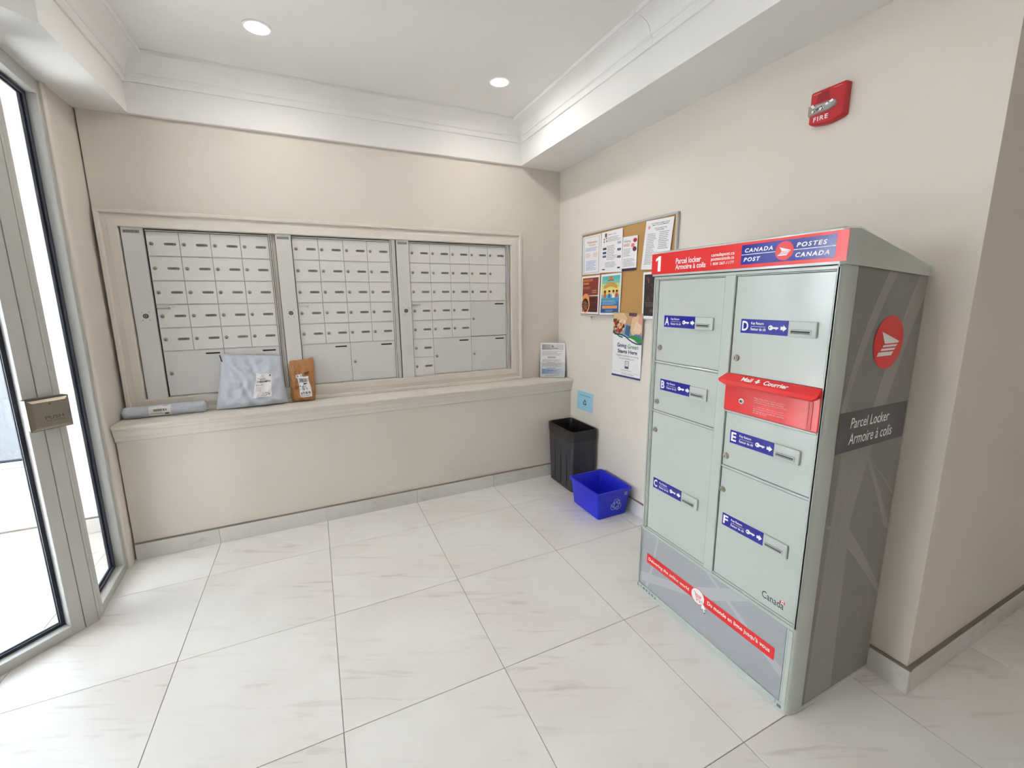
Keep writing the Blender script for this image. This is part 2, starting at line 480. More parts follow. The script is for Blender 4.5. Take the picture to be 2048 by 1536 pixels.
# ------------------------------------------------------------------ mailbox surround frame
def ring(name, x0, x1, z0, z1, prof2, mt, parent, closed=True):
    """moulded rectangular frame; prof2: (inset, y) from outer edge"""
    cn = [(x0, z0, 1, 1), (x1, z0, -1, 1), (x1, z1, -1, -1), (x0, z1, 1, -1)]
    names = ['bottom_rail', 'right_stile', 'top_rail', 'left_stile']
    n = len(prof2)
    for i in range(4):
        a, b = cn[i], cn[(i + 1) % 4]
        vs = [(a[0] + a[2] * s, y, a[1] + a[3] * s) for s, y in prof2] + [(b[0] + b[2] * s, y, b[1] + b[3] * s) for s, y in prof2]
        MB().add(vs, [(k, k + 1, n + k + 1, n + k) for k in range(n - 1)], mt).build(names[i], parent, 30)
sur = thing('trim_mailbox_surround', 'cream moulded picture-frame trim around the mailboxes', 'trim', (0, 0, 0), kind='structure')
ring('frame', -1.03, 1.55, LEDGE, 1.978, [(0, YU), (0, 3.134), (0.004, 3.130), (0.018, 3.130), (0.022, 3.134), (0.024, 3.146), (0.048, 3.142), (0.050, 3.139), (0.090, 3.136), (0.093, 3.139), (0.095, 3.165)], TRIMC, sur)

# ------------------------------------------------------------------ mailbox units
def lock_mesh(r=0.0075):
    m = MB()
    m.cyl((0, 0, 0), 1, r, -0.004, STEEL, 16, r * 0.9)
    m.cyl((0, -0.004, 0), 1, r * 0.62, -0.0012, STEEL, 14)
    m.cyl((0, -0.0052, -r * 0.2), 1, r * 0.26, -0.0003, BLACK, 8)
    m.box(-r * 0.15, r * 0.15, -0.0058, -0.0052, -r * 0.62, -r * 0.1, BLACK)
    return m.mesh('lock', 40)
LOCKME = lock_mesh(0.0105)
def capsule(x0, x1, z0, z1, n=8):
    r = (z1 - z0) / 2; zc = (z0 + z1) / 2
    p = [(x1 - r + r * math.cos(a), zc + r * math.sin(a)) for a in [(-PI / 2 + PI * i / n) for i in range(n + 1)]]
    p += [(x0 + r + r * math.cos(a), zc + r * math.sin(a)) for a in [(PI / 2 + PI * i / n) for i in range(n + 1)]]
    return p
def tag_mesh():
    m = MB()
    m.prism(capsule(0, 0.058, 0, 0.0145), 1, -0.0008, 0.001, TAGG)
    for k in range(4):
        m.box(0.014 + k * 0.008, 0.014 + k * 0.008 + 0.004, -0.0010, -0.0006, 0.005, 0.0105, ink('tagdark', 70, 70, 70))
    return m.mesh('name_tag')
TAGME = tag_mesh()
SLOTME = MB().prism(capsule(0, 0.076, 0, 0.0095), 1, -0.0006, 0.001, BLACK).mesh('slot')
PW, PH = 0.1527, 0.1376
DOORY = 3.1595
def small_door_mesh(w):
    return MB().box(0.0011, w - 0.0011, 0, 0.006, 0.0022, PH - 0.0024, MBOX, 0.0009, 1).mesh('door')
_dm = {}
SCREWME = MB().cyl((0, 0, 0), 1, 0.0022, -0.0006, STEELD, 8).mesh('screw')
def unit(name, label, xs0, xs1, xb0, ncol, pitch, big, skip_tag, xr, group):
    """xs0..xs1: lock stile; xb0: left edge of the boxes"""
    zt = 1.870
    root = thing(name, label, 'mailbox', (xs0, DOORY, 0.900), 0, group)
    X = lambda x: x - xs0
    Z = lambda z: z - 0.900
    zb = zt - 7 * PH
    x1 = xb0 + ncol * pitch
    # carcass behind the doors, dark so that joints read
    MB().box(0.0, X(xr), 0.006, 0.009, Z(zb) - 0.006, Z(1.890), DARKGAP).build('back_panel', root)
    # stile
    st = MB().box(0.004, X(xs1), -0.012, 0.006, Z(zb) - 0.006, Z(1.888), MBOXB, 0.0012, 1).build('lock_stile', root)
    pl = MB().box(0.014, 0.014 + (xs1 - xs0) * 0.72, -0.0132, -0.0118, Z(1.855), Z(1.871), ink('plate', 150, 150, 150))
    for k in range(7):
        pl.box(0.018 + k * 0.009, 0.023 + k * 0.009, -0.0136, -0.013, Z(1.859 + 0.003 * (k % 2)), Z(1.866), ink('platedark', 108, 108, 108))
    pl.build('maker_plate', st)
    lx = X((xs0 + xs1) / 2 + 0.006)
    lk = MB().cyl((lx, -0.012, Z(1.392)), 1, 0.013, -0.004, STEELD, 20, 0.012)
    lk.cyl((lx, -0.016, Z(1.392)), 1, 0.0085, -0.001, STEEL, 16)
    lk.cyl((lx, -0.017, Z(1.392)), 1, 0.0035, -0.0004, BLACK, 10)
    lk.build('master_lock', st, 40)
    for dx in (-0.016, 0.016):
        for dz in (-0.024, 0.022):
            put('screw', SCREWME, st, (lx + dx, -0.012, Z(1.392) + dz))
    # side trims between units
    m = MB()
    m.box(X(x1) + 0.0015, X(x1) + 0.009, -0.006, 0.006, Z(zb) - 0.004, Z(1.883), MRAIL, 0.0008, 1)
    if xr - x1 > 0.02:
        m.box(X(x1) + 0.0125, X(xr) - 0.001, -0.009, 0.006, Z(zb) - 0.006, Z(1.888), MRAIL, 0.0008, 1)
    m.build('edge_trim', root)
    MB().box(X(xb0), X(x1), -0.004, 0.006, Z(zt) + 0.0005, Z(zt) + 0.007, MRAIL, 0.0006, 1).build('top_rail', root)
    MB().box(X(xb0), X(x1), -0.003, 0.006, Z(zb) - 0.005, Z(zb) - 0.0005, MRAIL, 0.0006, 1).build('bottom_rail', root)
    hb = MB().box(X(xb0) + 0.003, X(xb0) + 0.064, -0.012, 0.0, Z(1.434), Z(1.4405), MRAIL, 0.001, 1)
    hb.box(X(xb0) + 0.056, X(xb0) + 0.064, -0.012, 0.0, Z(1.4285), Z(1.4405), MRAIL, 0.001, 1)
    hb.build('pull_handle', root)
    taken = set()
    for (c0, c1, r0, r1, hasl) in big:
        for c in range(c0, c1):
            for r in range(r0, r1):
                taken.add((c, r))
    if pitch not in _dm:
        _dm[pitch] = small_door_mesh(pitch)
    for r in range(7):
        for c in range(ncol):
            if (c, r) in taken:
                continue
            d = put('door', _dm[pitch], root, (X(xb0 + c * pitch), 0, Z(zt - (r + 1) * PH)))
            put('lock', LOCKME, d, (0.0205, 0, PH / 2))
            if (c, r) not in skip_tag:
                put('name_tag', TAGME, d, (0.0795, 0, PH / 2 - 0.007))
            put('hinge_rail', HINGE(pitch), d, (0, 0, 0))
    for (c0, c1, r0, r1, hasl) in big:
        w = (c1 - c0) * pitch; h = (r1 - r0) * PH
        d = MB().box(0.0011, w - 0.0011, 0, 0.006, 0.0022, h - 0.0024, MBOXB, 0.0009, 1).build('parcel_door', root, None, (X(xb0 + c0 * pitch), 0, Z(zt - r1 * PH)))
        put('slot', SLOTME, d, (w - 0.098, 0, h - 0.030))
        if hasl:
            put('lock', LOCKME, d, (0.024, 0, h / 2))
    return root
_hg = {}
def HINGE(p):
    if p not in _hg:
        _hg[p] = MB().box(0, p, -0.0022, 0.004, -0.0018, 0.0018, MRAIL).mesh('hinge_rail')
    return _hg[p]
GM = 'recessed mailbox units in the back wall'
unit('mailbox_unit', 'aluminium mailbox unit nearest the glazed entrance with two parcel doors below', -0.932, -0.831, -0.824, 4, PW, [(0, 2, 5, 7, True), (2, 4, 5, 7, True)], set(), -0.193, GM)
unit('mailbox_unit', 'middle aluminium mailbox unit with two wide parcel doors at its foot', -0.178, -0.085, -0.082, 4, PW, [(0, 2, 5, 7, True), (2, 4, 5, 7, True)], set(), 0.566, GM)
unit('mailbox_unit', 'widest aluminium mailbox unit with five columns nearest the cork board corner', 0.568, 0.659, 0.662, 5, 0.1512, [(3, 5, 3, 5, True), (1, 3, 5, 7, True), (3, 5, 5, 7, True)], {(4, 1), (4, 2)}, 1.439, GM)

# ------------------------------------------------------------------ glazed entrance: sidelight, corner post, 45-degree door
def glazed(name, label, cat, loc, rotz, members, panes, depth=0.10, gl=0.050, gmat=None):
    """members: (part name, x0,x1,z0,z1) frame bars; panes: (x0,x1,z0,z1)"""
    root = thing(name, label, cat, loc, rotz, kind='structure')
    for nm, x0, x1, z0, z1 in members:
        MB().box(x0, x1, 0, depth, z0, z1, ALU, 0.0015, 1).build(nm, root)
    for x0, x1, z0, z1 in panes:
        m = MB()
        t = 0.004
        for (a, b, c, d) in ((x0, x0 + t, z0, z1), (x1 - t, x1, z0, z1), (x0 + t, x1 - t, z0, z0 + t), (x0 + t, x1 - t, z1 - t, z1)):
            m.box(a, b, gl - 0.006, gl + 0.020, c, d, GASKET)
        t2 = 0.014
        for (a, b, c, d) in ((x0, x0 + t2, z0, z1), (x1 - t2, x1, z0, z1), (x0 + t2, x1 - t2, z0, z0 + t2), (x0 + t2, x1 - t2, z1 - t2, z1)):
            m.box(a, b, gl - 0.008, gl - 0.001, c, d, GASKET)
            m.box(a, b, gl + 0.007, gl + 0.014, c, d, GASKET)
        m.build('gasket', root)
        MB().box(x0 + 0.002, x1 - 0.002, gl, gl + 0.006, z0 + 0.002, z1 - 0.002, gmat or GLASS).build('pane', root)
    return root
a_side = math.atan2(0.467, -0.030)
glazed('window_1', 'narrow glazed sidelight in a brushed aluminium frame beside the mail wall', 'window', (P0.x, P0.y, 0), a_side,
       [('left_mullion', 0.028, 0.064, 0, ZB), ('right_mullion', 0.415, 0.452, 0, ZB), ('bottom_rail', 0.064, 0.415, 0, 0.042), ('top_rail', 0.064, 0.415, 2.412, ZB)],
       [(0.064, 0.415, 0.042, 2.412)], depth=0.068, gl=0.046)
glazed('door_1', 'tall glazed entrance door in an aluminium frame at the left edge', 'door', (P0.x, P0.y, 0), PI / 4,
       [('jamb', -0.047, 0.0, 0, ZB), ('stile', -0.094, -0.049, 0, 2.40), ('bottom_rail', -0.93, -0.094, 0, 0.045), ('top_rail', -0.93, -0.094, 2.36, 2.40), ('stile', -0.975, -0.93, 0, 2.40), ('header', -0.975, -0.047, 2.403, ZB)],
       [(-0.93, -0.094, 0.045, 2.36)])
glazed('window_2', 'second glazed panel of the angled aluminium entrance beyond the door', 'window', (P0.x, P0.y, 0), PI / 4,
       [('left_mullion', -2.05, -2.00, 0, ZB), ('right_mullion', -1.03, -0.978, 0, ZB), ('bottom_rail', -2.0, -1.03, 0, 0.045), ('top_rail', -2.0, -1.03, 2.40, ZB)],
       [(-2.0, -1.03, 0.045, 2.40)])
# corner post: wedge between the two glazing planes with a soft nose
u1 = Vector((math.cos(a_side), math.sin(a_side))); u2 = Vector((math.cos(PI / 4), math.sin(PI / 4)))
i1 = Vector((-u1.y, u1.x)); i2 = Vector((-u2.y, u2.x))
pts = [P0 + u1 * 0.0275, P0 + u1 * 0.008, P0 + u2 * 0.0005, P0 + i2 * 0.06 + u2 * 0.0005, P0 + u1 * 0.0275 + i1 * 0.098]
struct(MB().prism([tuple(p) for p in pts], 2, 0.0, ZB, ALU).build('trim_corner_post', smooth=40), 'aluminium corner post between the glazed door and the sidelight', 'trim')

# push-to-open box on the post
pb = thing('push_button_box', 'square stainless push-to-open box on the aluminium door post', 'door switch', (P0.x, P0.y, 0.957), PI / 4)
m = MB(); x0, x1, d = -0.100, 0.026, 0.044
m.box(x0, x1, -d + 0.004, -0.0003, 0.0, 0.127, PUSHW, 0.003, 2)
m.build('housing', pb)
MB().box(x0 - 0.001, x1 + 0.001, -d + 0.002, -0.0003, 0.1270, 0.1300, PUSHD).build('top_cover', pb)
m = MB()
fx0, fx1, fz0, fz1, b = x0 - 0.001, x1 + 0.001, -0.001, 0.128, 0.013
vs = [(fx0, -d + 0.004, fz0), (fx1, -d + 0.004, fz0), (fx1, -d + 0.004, fz1), (fx0, -d + 0.004, fz1), (fx0 + b, -d - 0.006, fz0 + b), (fx1 - b, -d - 0.006, fz0 + b), (fx1 - b, -d - 0.006, fz1 - b), (fx0 + b, -d - 0.006, fz1 - b)]
m.add(vs, [(4, 5, 6, 7), (0, 1, 5, 4), (1, 2, 6, 5), (2, 3, 7, 6), (3, 0, 4, 7), (3, 2, 1, 0)], PUSHS)
yf = -d - 0.0064
m.text('PUSH', -0.058, 0.000, 0.042, 0.056, yf, PUSHD, 0.01)
m.text('TO OPEN', -0.056, 0.000, 0.031, 0.038, yf, PUSHD, 0.0)
m.cyl((-0.037, yf, 0.106), 1, 0.0035, -0.0015, PUSHD, 12)
m.build('push_plate', pb)
MB().box(fx0 - 0.002, fx1 + 0.002, -d + 0.0042, -d + 0.0075, fz0 - 0.002, fz1 + 0.002, PUSHD).build('rim', pb)

# ------------------------------------------------------------------ vestibule beyond the glass
YV = 3.465
vw = MB()
vw.box(-1.63, -1.04, YV, YV + 0.2, 0, ZB, TRIMW)
vw.box(-3.05, -1.63, YV, YV + 0.2, 0, 0.462, TRIMW)
vw.box(-3.05, -1.63, YV, YV + 0.2, 2.40, ZB, TRIMW)
struct(vw.build('wall_vestibule'), 'bright white vestibule wall seen through the glazed door', 'wall')
struct(MB().box(-3.05, -1.60, YV - 0.03, YV + 0.2, 0.462, 0.478, TRIMW, 0.004).build('trim_vestibule_sill'), 'cream window sill in the vestibule beyond the glazed door', 'trim')
baseboard('baseboard_vestibule', 'pale marble baseboard in the vestibule beyond the glazed door', Vector((-3.05, YV)), Vector((-1.06, YV)), Vector((0, -1)), sorted(GX - k * PX + 3.05 for k in range(4, 8)))
glazed('window_3', 'vestibule window above the low white wall beyond the door', 'window', (-3.05, YV + 0.05, 0.478), 0,
       [('left_mullion', 0, 0.045, 0, 1.922), ('middle_mullion', 0.70, 0.74, 0, 1.922), ('right_mullion', 1.38, 1.42, 0, 1.922), ('bottom_rail', 0.045, 1.38, 0, 0.03), ('top_rail', 0.045, 1.38, 1.89, 1.922)],
       [(0.045, 0.70, 0.03, 1.89), (0.74, 1.38, 0.03, 1.89)], gmat=GLASS_DIM)
glazed('window_4', 'outer glazed front of the vestibule facing the street', 'window', (-3.05, YV + 0.03, 0), PI / 4,
       [('mullion', -2.25, -2.20, 0, ZB), ('mullion', -1.13, -1.08, 0, ZB), ('mullion', -0.06, 0.0, 0, ZB), ('bottom_rail', -2.2, -1.13, 0, 0.06), ('bottom_rail', -1.08, -0.06, 0, 0.06), ('top_rail', -2.2, -1.13, 2.40, ZB), ('top_rail', -1.08, -0.06, 2.40, ZB)],
       [(-2.2, -1.13, 0.06, 2.40), (-1.08, -0.06, 0.06, 2.40)])
struct(MB().box(-4.75, -2.46, 0.85, 1.05, 0, ZB, TRIMW).build('wall_vestibule_side'), 'white side wall of the vestibule', 'wall')
struct(MB().box(-30, 20, -12, 5.6, -0.30, -0.13, mat('paving', rgb(120, 122, 126), 0.9, noise_amt=0.05, noise_scale=3)).build('ground_paving'), 'pale concrete paving outside the vestibule', 'ground')
struct(MB().box(-40, 40, 5.6, 40, -0.32, -0.15, mat('asphalt', rgb(40, 41, 43), 0.9, noise_amt=0.1, noise_scale=8)).build('ground_road'), 'dark asphalt road outside the vestibule window', 'ground')

# ------------------------------------------------------------------ recessed ceiling lights
LAMPE = mat('lamp_glow', rgb(255, 244, 228), 0.5, emit=(1.0, 0.96, 0.90, 1), emit_s=50)
def downlight(x, y, label, z0=None):
    t = thing('recessed_light', label, 'ceiling light', (x, y, ZC if z0 is None else z0), 0, 'recessed ceiling downlights')
    m = MB(); n = 40; R = 0.064
    pr = [(R, 0.0), (R, -0.003), (R - 0.005, -0.0055), (R - 0.016, -0.004), (R - 0.020, -0.0015)]
    vs = [(r * math.cos(2 * PI * i / n), r * math.sin(2 * PI * i / n), z) for r, z in pr for i in range(n)]
    fs = [(k * n + i, k * n + (i + 1) % n, (k + 1) * n + (i + 1) % n, (k + 1) * n + i) for k in range(len(pr) - 1) for i in range(n)]
    m.add(vs, fs, TRIMW)
    m.build('trim_ring', t, 40)
    m = MB(); R2 = R - 0.020
    pr = [(R2, -0.0015), (R2 * 0.8, -0.005), (R2 * 0.45, -0.008), (0.002, -0.009)]
    vs = [(r * math.cos(2 * PI * i / n), r * math.sin(2 * PI * i / n), z) for r, z in pr for i in range(n)]
    fs = [(k * n + i, k * n + (i + 1) % n, (k + 1) * n + (i + 1) % n, (k + 1) * n + i) for k in range(len(pr) - 1) for i in range(n)] + [tuple(range(3 * n, 4 * n))]
    m.add(vs, fs, LAMPE)
    m.build('lamp', t, 60)
    return t
downlight(-0.127, 2.575, 'lit recessed ceiling light nearest the glazed entrance')
downlight(1.134, 2.585, 'lit recessed ceiling light nearest the cork board corner')
for x, y, z, w_ in ((0.5, 0.9, ZC, 'just above the viewpoint'), (0.5, -0.5, ZC, 'close behind the viewpoint'), (-0.3, -1.9, ZC, 'far behind the viewpoint on the entrance side'), (1.2, -1.9, ZC, 'far behind the viewpoint on the hallway side'), (2.7, -1.2, ZB, 'in the lower hallway ceiling')):  # out-of-view downlights added as fill, mainly for surfaces facing the viewpoint
    downlight(x, y, 'added unseen fill downlight ' + w_, z)

# ------------------------------------------------------------------ logos and symbols
def wing(m, cx, cz, R, y, mt, mp=None):
    bx = lambda z: 0.71 - (0.02 - z) * (0.42 / 0.52)
    P = lambda a: [(cx + p[0] * R, cz + p[1] * R) for p in a]
    m.flat(P([(-0.55, 0.42), (0.71, 0.02), (bx(-0.04), -0.04), (-0.26, -0.04)]), y, mt, mp)
    for z1, z0, xl in ((-0.09, -0.17, -0.34), (-0.22, -0.30, -0.44), (-0.35, -0.50, -0.62)):
        m.flat(P([(xl - (z1 - z0) * 0.55, z0), (bx(z0), z0), (bx(z1), z1), (xl, z1)]), y, mt, mp)
def recycle_arrows():
    out = []
    for k in range(3):
        a = -k * 2 * PI / 3
        R = lambda p: (p[0] * math.cos(a) - p[1] * math.sin(a), p[0] * math.sin(a) + p[1] * math.cos(a))
        tail = [(-0.66, -0.02), (-0.40, -0.18 + 0.02), (-0.20, 0.20), (-0.44, 0.36)]
        head = [(-0.38, 0.46), (-0.20, 0.78), (0.20, 0.78), (0.36, 0.52), (0.48, 0.60), (0.44, 0.12), (0.02, 0.30), (0.14, 0.38), (0.02, 0.54), (-0.14, 0.30)]
        out.append([R(p) for p in tail]); out.append([R(p) for p in head])
    return out

# ------------------------------------------------------------------ parcel locker
LX = 1.408; LW = 0.787; LY = 1.525
loc = thing('parcel_locker', 'tall grey parcel locker with red header and blue lettered doors against the right wall', 'parcel locker', (LX, LY, 0), -PI / 2)
LD = 0.490
def rounded_plan(x0, x1, y0, y1, rx, ry, n=8):
    pts = [(x0, y1)]
    for i in range(n + 1):
        a = PI / 2 * i / n
        pts.append((x0 + rx - rx * math.cos(a), y0 + ry - ry * math.sin(a)))
    for i in range(n + 1):
        a = PI / 2 * (1 - i / n)
        pts.append((x1 - rx + rx * math.cos(a), y0 + ry - ry * math.sin(a)))
    pts.append((x1, y1))
    return pts
ZCAPF, ZCAPB = 1.566, 1.536
carc = MB()
pl_ = rounded_plan(0.004, LW - 0.002, 0.0, LD, 0.020, 0.066)
n_ = len(pl_)
topz = lambda y: ZCAPF + (ZCAPB - ZCAPF) * (y / LD)
# body shell: sides with rounded corners; front recessed for doors
shell = [p for p in pl_]
vs = [(x, y, 0.010) for x, y in shell] + [(x, y, topz(y)) for x, y in shell]
fs = [(i, i + 1, n_ + i + 1, n_ + i) for i in range(n_ - 1) if i != n_ // 2 - 1]
carc.add(vs, fs, LOCKER)
carc.add([(0.02, 0.012, 0.012), (LW - 0.02, 0.012, 0.012), (LW - 0.02, 0.012, 1.566), (0.02, 0.012, 1.566)], [(0, 1, 2, 3)], LOCKG)
carc.add([(0.004, LD, 0.01), (LW - 0.002, LD, 0.01), (LW - 0.002, LD, 1.536), (0.004, LD, 1.536)], [(0, 1, 2, 3)], LOCKER)
carc.build('body', loc, 35)
kp = MB()
kp.add([(x, y, 0.0) for x, y in rounded_plan(0.006, LW - 0.004, 0.004, LD, 0.02, 0.066)] + [(x, y, 0.012) for x, y in rounded_plan(0.006, LW - 0.004, 0.004, LD, 0.02, 0.066)],
       [(i, (i + 1) % n_, n_ + (i + 1) % n_, n_ + i) for i in range(n_)] + [tuple(range(n_))[::-1], tuple(range(n_, 2 * n_))], LOCKERD)
kp.build('plinth', loc, 35)
# front frame strips
fr = MB()
def fbar(x0, x1, z0, z1, y0=0.0, y1=0.012, mt=LOCKER, b=0.0018):
    fr.box(x0, x1, y0, y1, z0, z1, mt, b, 1)
fbar(0.020, 0.0285, 0.345, 1.562); fbar(0.0305, 0.0385, 0.352, 1.552, 0.002); fbar(0.040, 0.0455, 0.360, 1.549, 0.003)
fbar(0.389, 0.4325, 0.352, 1.552, -0.001)
fbar(0.7655, 0.7715, 0.352, 1.552, 0.002); fbar(0.7725, 0.7785 - 0.008, 0.352, 1.558); fbar(0.7715, 0.778 - 0.009, 0.352, 1.562)
fbar(0.020, 0.768, 1.552, 1.563); fbar(0.0385, 0.7655, 1.5475, 1.5515, 0.003)
fbar(0.020, 0.768, 0.338, 0.351, -0.001); fbar(0.0455, 0.7655, 0.3515, 0.360, 0.003)
fbar(0.046, 0.388, 1.181, 1.189, 0.002); fbar(0.046, 0.388, 0.9505, 0.958, 0.002)
fbar(0.433, 0.765, 0.8185, 0.827, 0.002)
fbar(0.433, 0.765, 1.042, 1.049, -0.002)
fr.build('front_frame', loc)
def key_sticker(d, letter, x, z, w=0.171, h=0.050):
    m = MB()
    m.box(x, x + w, -0.0008, 0.0002, z, z + h, BLUE)
    y = -0.0011
    m.text(letter, x + 0.005, x + (0.029 if letter in 'AD' else 0.026), z + 0.008, z + 0.043, y, WHITE, 0.025)
    m.text('Key Return', x + 0.039, x + 0.086, z + 0.029, z + 0.041, y, WHITE, 0.01)
    m.rect(x + 0.039, x + 0.094, z + 0.0245, z + 0.0255, y, WHITE)
    m.text('Retour de clé', x + 0.039, x + 0.095, z + 0.011, z + 0.021, y, WHITE, 0.01)
    # key: ring bow, shaft and bit
    kx, kz = x + 0.1115, z + 0.024
    n = 18
    for i in range(n):
        a0, a1 = 2 * PI * i / n, 2 * PI * (i + 1) / n
        q = lambda r, a, cx: (kx + cx + r * math.cos(a), kz + r * math.sin(a))
        m.flat([q(0.0085, a0, 0), q(0.0085, a1, 0), q(0.0024, a1, -0.003), q(0.0024, a0, -0.003)], y, WHITE)
    m.flat([(kx + 0.007, kz - 0.0035), (kx + 0.0255, kz - 0.0035), (kx + 0.028, kz), (kx + 0.0255, kz + 0.003), (kx + 0.007, kz + 0.003)], y, WHITE)
    m.rect(kx + 0.018, kx + 0.022, kz - 0.006, kz - 0.0034, y, WHITE)
    ax = x + 0.146
    m.flat([(ax, kz - 0.0055), (ax + 0.009, kz - 0.0055), (ax + 0.009, kz - 0.011), (ax + 0.021, kz), (ax + 0.009, kz + 0.011), (ax + 0.009, kz + 0.0055), (ax, kz + 0.0055)], y, WHITE)
    m.build('sticker', d)
def key_slot(d, x, z):
    w, h = 0.086, 0.051
    m = MB()
    m.box(x, x + w, -0.009, 0.0, z, z + h, LOCKERD, 0.003, 2)
    m.rect(x + 0.008, x + 0.072, z + 0.011, z + 0.025, -0.0093, ink('slotgrey', 120, 122, 118))
    m.prism([(x + 0.008, z + 0.0205), (x + 0.070, z + 0.0205), (x + 0.070, z + 0.0235), (x + 0.008, z + 0.0235)], 1, -0.0115, -0.009, LOCKERD)
    m.box(x + 0.069, x + 0.072, -0.0112, -0.009, z + 0.009, z + 0.0235, LOCKERD)
    m.rect(x + 0.009, x + 0.069, z + 0.0165, z + 0.0205, -0.0096, BLACK)
    m.build('key_slot', d, 40)
def cam_lock(d, x, z):
    m = MB()
    m.cyl((x, 0.0, z), 1, 0.0125, -0.007, STEEL, 24, 0.011)
    m.cyl((x, -0.007, z), 1, 0.008, -0.003, STEEL, 20)
    m.box(x - 0.001, x + 0.001, -0.0106, -0.0098, z - 0.005, z + 0.004, BLACK)
    m.build('lock', d, 40)
def ldoor(letter, x0, x1, z0, z1, sx_, sz, kx, kz, lx, lz):
    d = MB().box(0.0035, x1 - x0 - 0.0015, 0, 0.006, 0.0018, z1 - z0 - 0.0018, LOCKER, 0.0015, 1).build('door', loc, None, (x0, 0.0045, z0))
    key_sticker(d, letter, sx_ - x0, sz - z0)
    key_slot(d, kx - x0, kz - z0)
    cam_lock(d, lx - x0, lz - z0)
    return d
fX = lambda Y: LY - Y
ldoor('A', 0.046, 0.388, 1.189, 1.5475, fX(1.435), 1.345, fX(1.260), 1.344, fX(1.452), 1.251)
ldoor('B', 0.046, 0.388, 0.958, 1.181, fX(1.438), 1.060, fX(1.265), 1.058, fX(1.453), 1.001)
ldoor('C', 0.046, 0.388, 0.360, 0.9505, fX(1.449), 0.581, fX(1.272), 0.581, fX(1.455), 0.865)
dd = ldoor('D', 0.433, 0.765, 1.189, 1.5475, fX(1.058), 1.345, fX(0.881), 1.344, fX(1.066), 1.251)
ldoor('E', 0.433, 0.765, 0.827, 1.042, fX(1.064), 0.925, fX(0.888), 0.925, fX(1.074), 0.867)
df = ldoor('F', 0.433, 0.765, 0.360, 0.8185, fX(1.068), 0.583, fX(0.893), 0.584, fX(1.077), 0.727)
m = MB()
x0 = fX(0.881) - 0.433; z0 = 0.393 - 0.360
m.text('Canada', x0, x0 + 0.080, z0 - 0.004, z0 + 0.024, -0.0004, K, 0.004)
m.rect(x0 + 0.066, x0 + 0.0705, z0 + 0.018, z0 + 0.028, -0.0005, RED)
m.rect(x0 + 0.0705, x0 + 0.0785, z0 + 0.018, z0 + 0.028, -0.0005, WHITE)
m.disc(x0 + 0.0745, z0 + 0.023, 0.0030, -0.0007, RED, 8)
m.rect(x0 + 0.0785, x0 + 0.083, z0 + 0.018, z0 + 0.028, -0.0005, RED)
m.build('wordmark', df)
m = MB()
for k in range(3):
    m.rect(0.040 + k * 0.008, 0.045 + k * 0.008, 0.053, 0.075, -0.0003, ink('engraved', 186, 191, 187))
m.build('faint_engraving', dd)
# red mail slot between D and E
ml = MB()
ml.box(0.428, 0.767, -0.004, 0.008, 1.050, 1.186, REDM, 0.002, 1)
ml.box(0.732, 0.747, -0.006, 0.0, 1.053, 1.146, REDM, 0.001, 1)
ml.rect(0.735, 0.738, 1.054, 1.145, -0.0062, REDD); ml.rect(0.741, 0.743, 1.054, 1.145, -0.0062, REDD)
ml.rect(0.432, 0.764, 1.1415, 1.1427, -0.0042, REDD)
ml_o = ml.build('mail_slot', loc)
hd = MB()
# sloping hood with splayed ends
x0, x1 = 0.426, 0.768
A = [(x0 + 0.004, -0.002, 1.192), (x1 - 0.003, -0.002, 1.192), (x1 + 0.002, -0.030, 1.170), (x1 - 0.010, -0.036, 1.158), (x0 + 0.020, -0.036, 1.158), (x0 - 0.010, -0.030, 1.170)]
Bk = [(x0 + 0.004, -0.001, 1.178), (x1 - 0.003, -0.001, 1.178), (x1 + 0.002, -0.026, 1.160), (x1 - 0.012, -0.033, 1.152), (x0 + 0.022, -0.033, 1.152), (x0 - 0.010, -0.026, 1.160)]
hd.add(A + Bk, [(0, 1, 2, 5), (5, 2, 3, 4), (6, 11, 8, 7), (11, 10, 9, 8), (1, 0, 6, 7), (2, 1, 7, 8), (3, 2, 8, 9), (4, 3, 9, 10), (5, 4, 10, 11), (0, 5, 11, 6)], REDM)
slope = (Vector((0, -0.030, 1.170)) - Vector((0, -0.002, 1.192)))
def hmp(x, s, d):
    p = Vector((0, -0.002, 1.192)) + slope * s
    nrm = Vector((0, slope.z, -slope.y)).normalized()
    if nrm.z < 0: nrm = -nrm
    p = p + nrm * 0.0006
    return (x, p.y, p.z)
hd.text('Mail', 0.505, 0.545, 0.80, 0.25, 0, WHITE, 0.03, mp=lambda x, s, d: hmp(x, s, d))
hd.text('Courrier', 0.588, 0.672, 0.80, 0.25, 0, WHITE, 0.03, mp=lambda x, s, d: hmp(x, s, d))
hd.flat([(0.561, 0.25), (0.569, 0.25), (0.569, 0.5), (0.576, 0.5), (0.565, 0.85), (0.554, 0.5), (0.561, 0.5)], 0, WHITE, mp=hmp)
hd.build('hood', ml_o)
m = MB()
lk = (fX(1.024), 1.096)
m.cyl((lk[0], -0.004, lk[1]), 1, 0.0105, -0.003, WHITE, 24, 0.0095)
m.cyl((lk[0], -0.007, lk[1]), 1, 0.0065, -0.002, STEEL, 18)
m.cyl((lk[0], -0.009, lk[1]), 1, 0.0035, -0.0006, BLACK, 12)
m.build('lock', ml_o, 40)
m = MB()
tx = fX(0.976)
PINKW = ink('palewhite', 250, 214, 212)
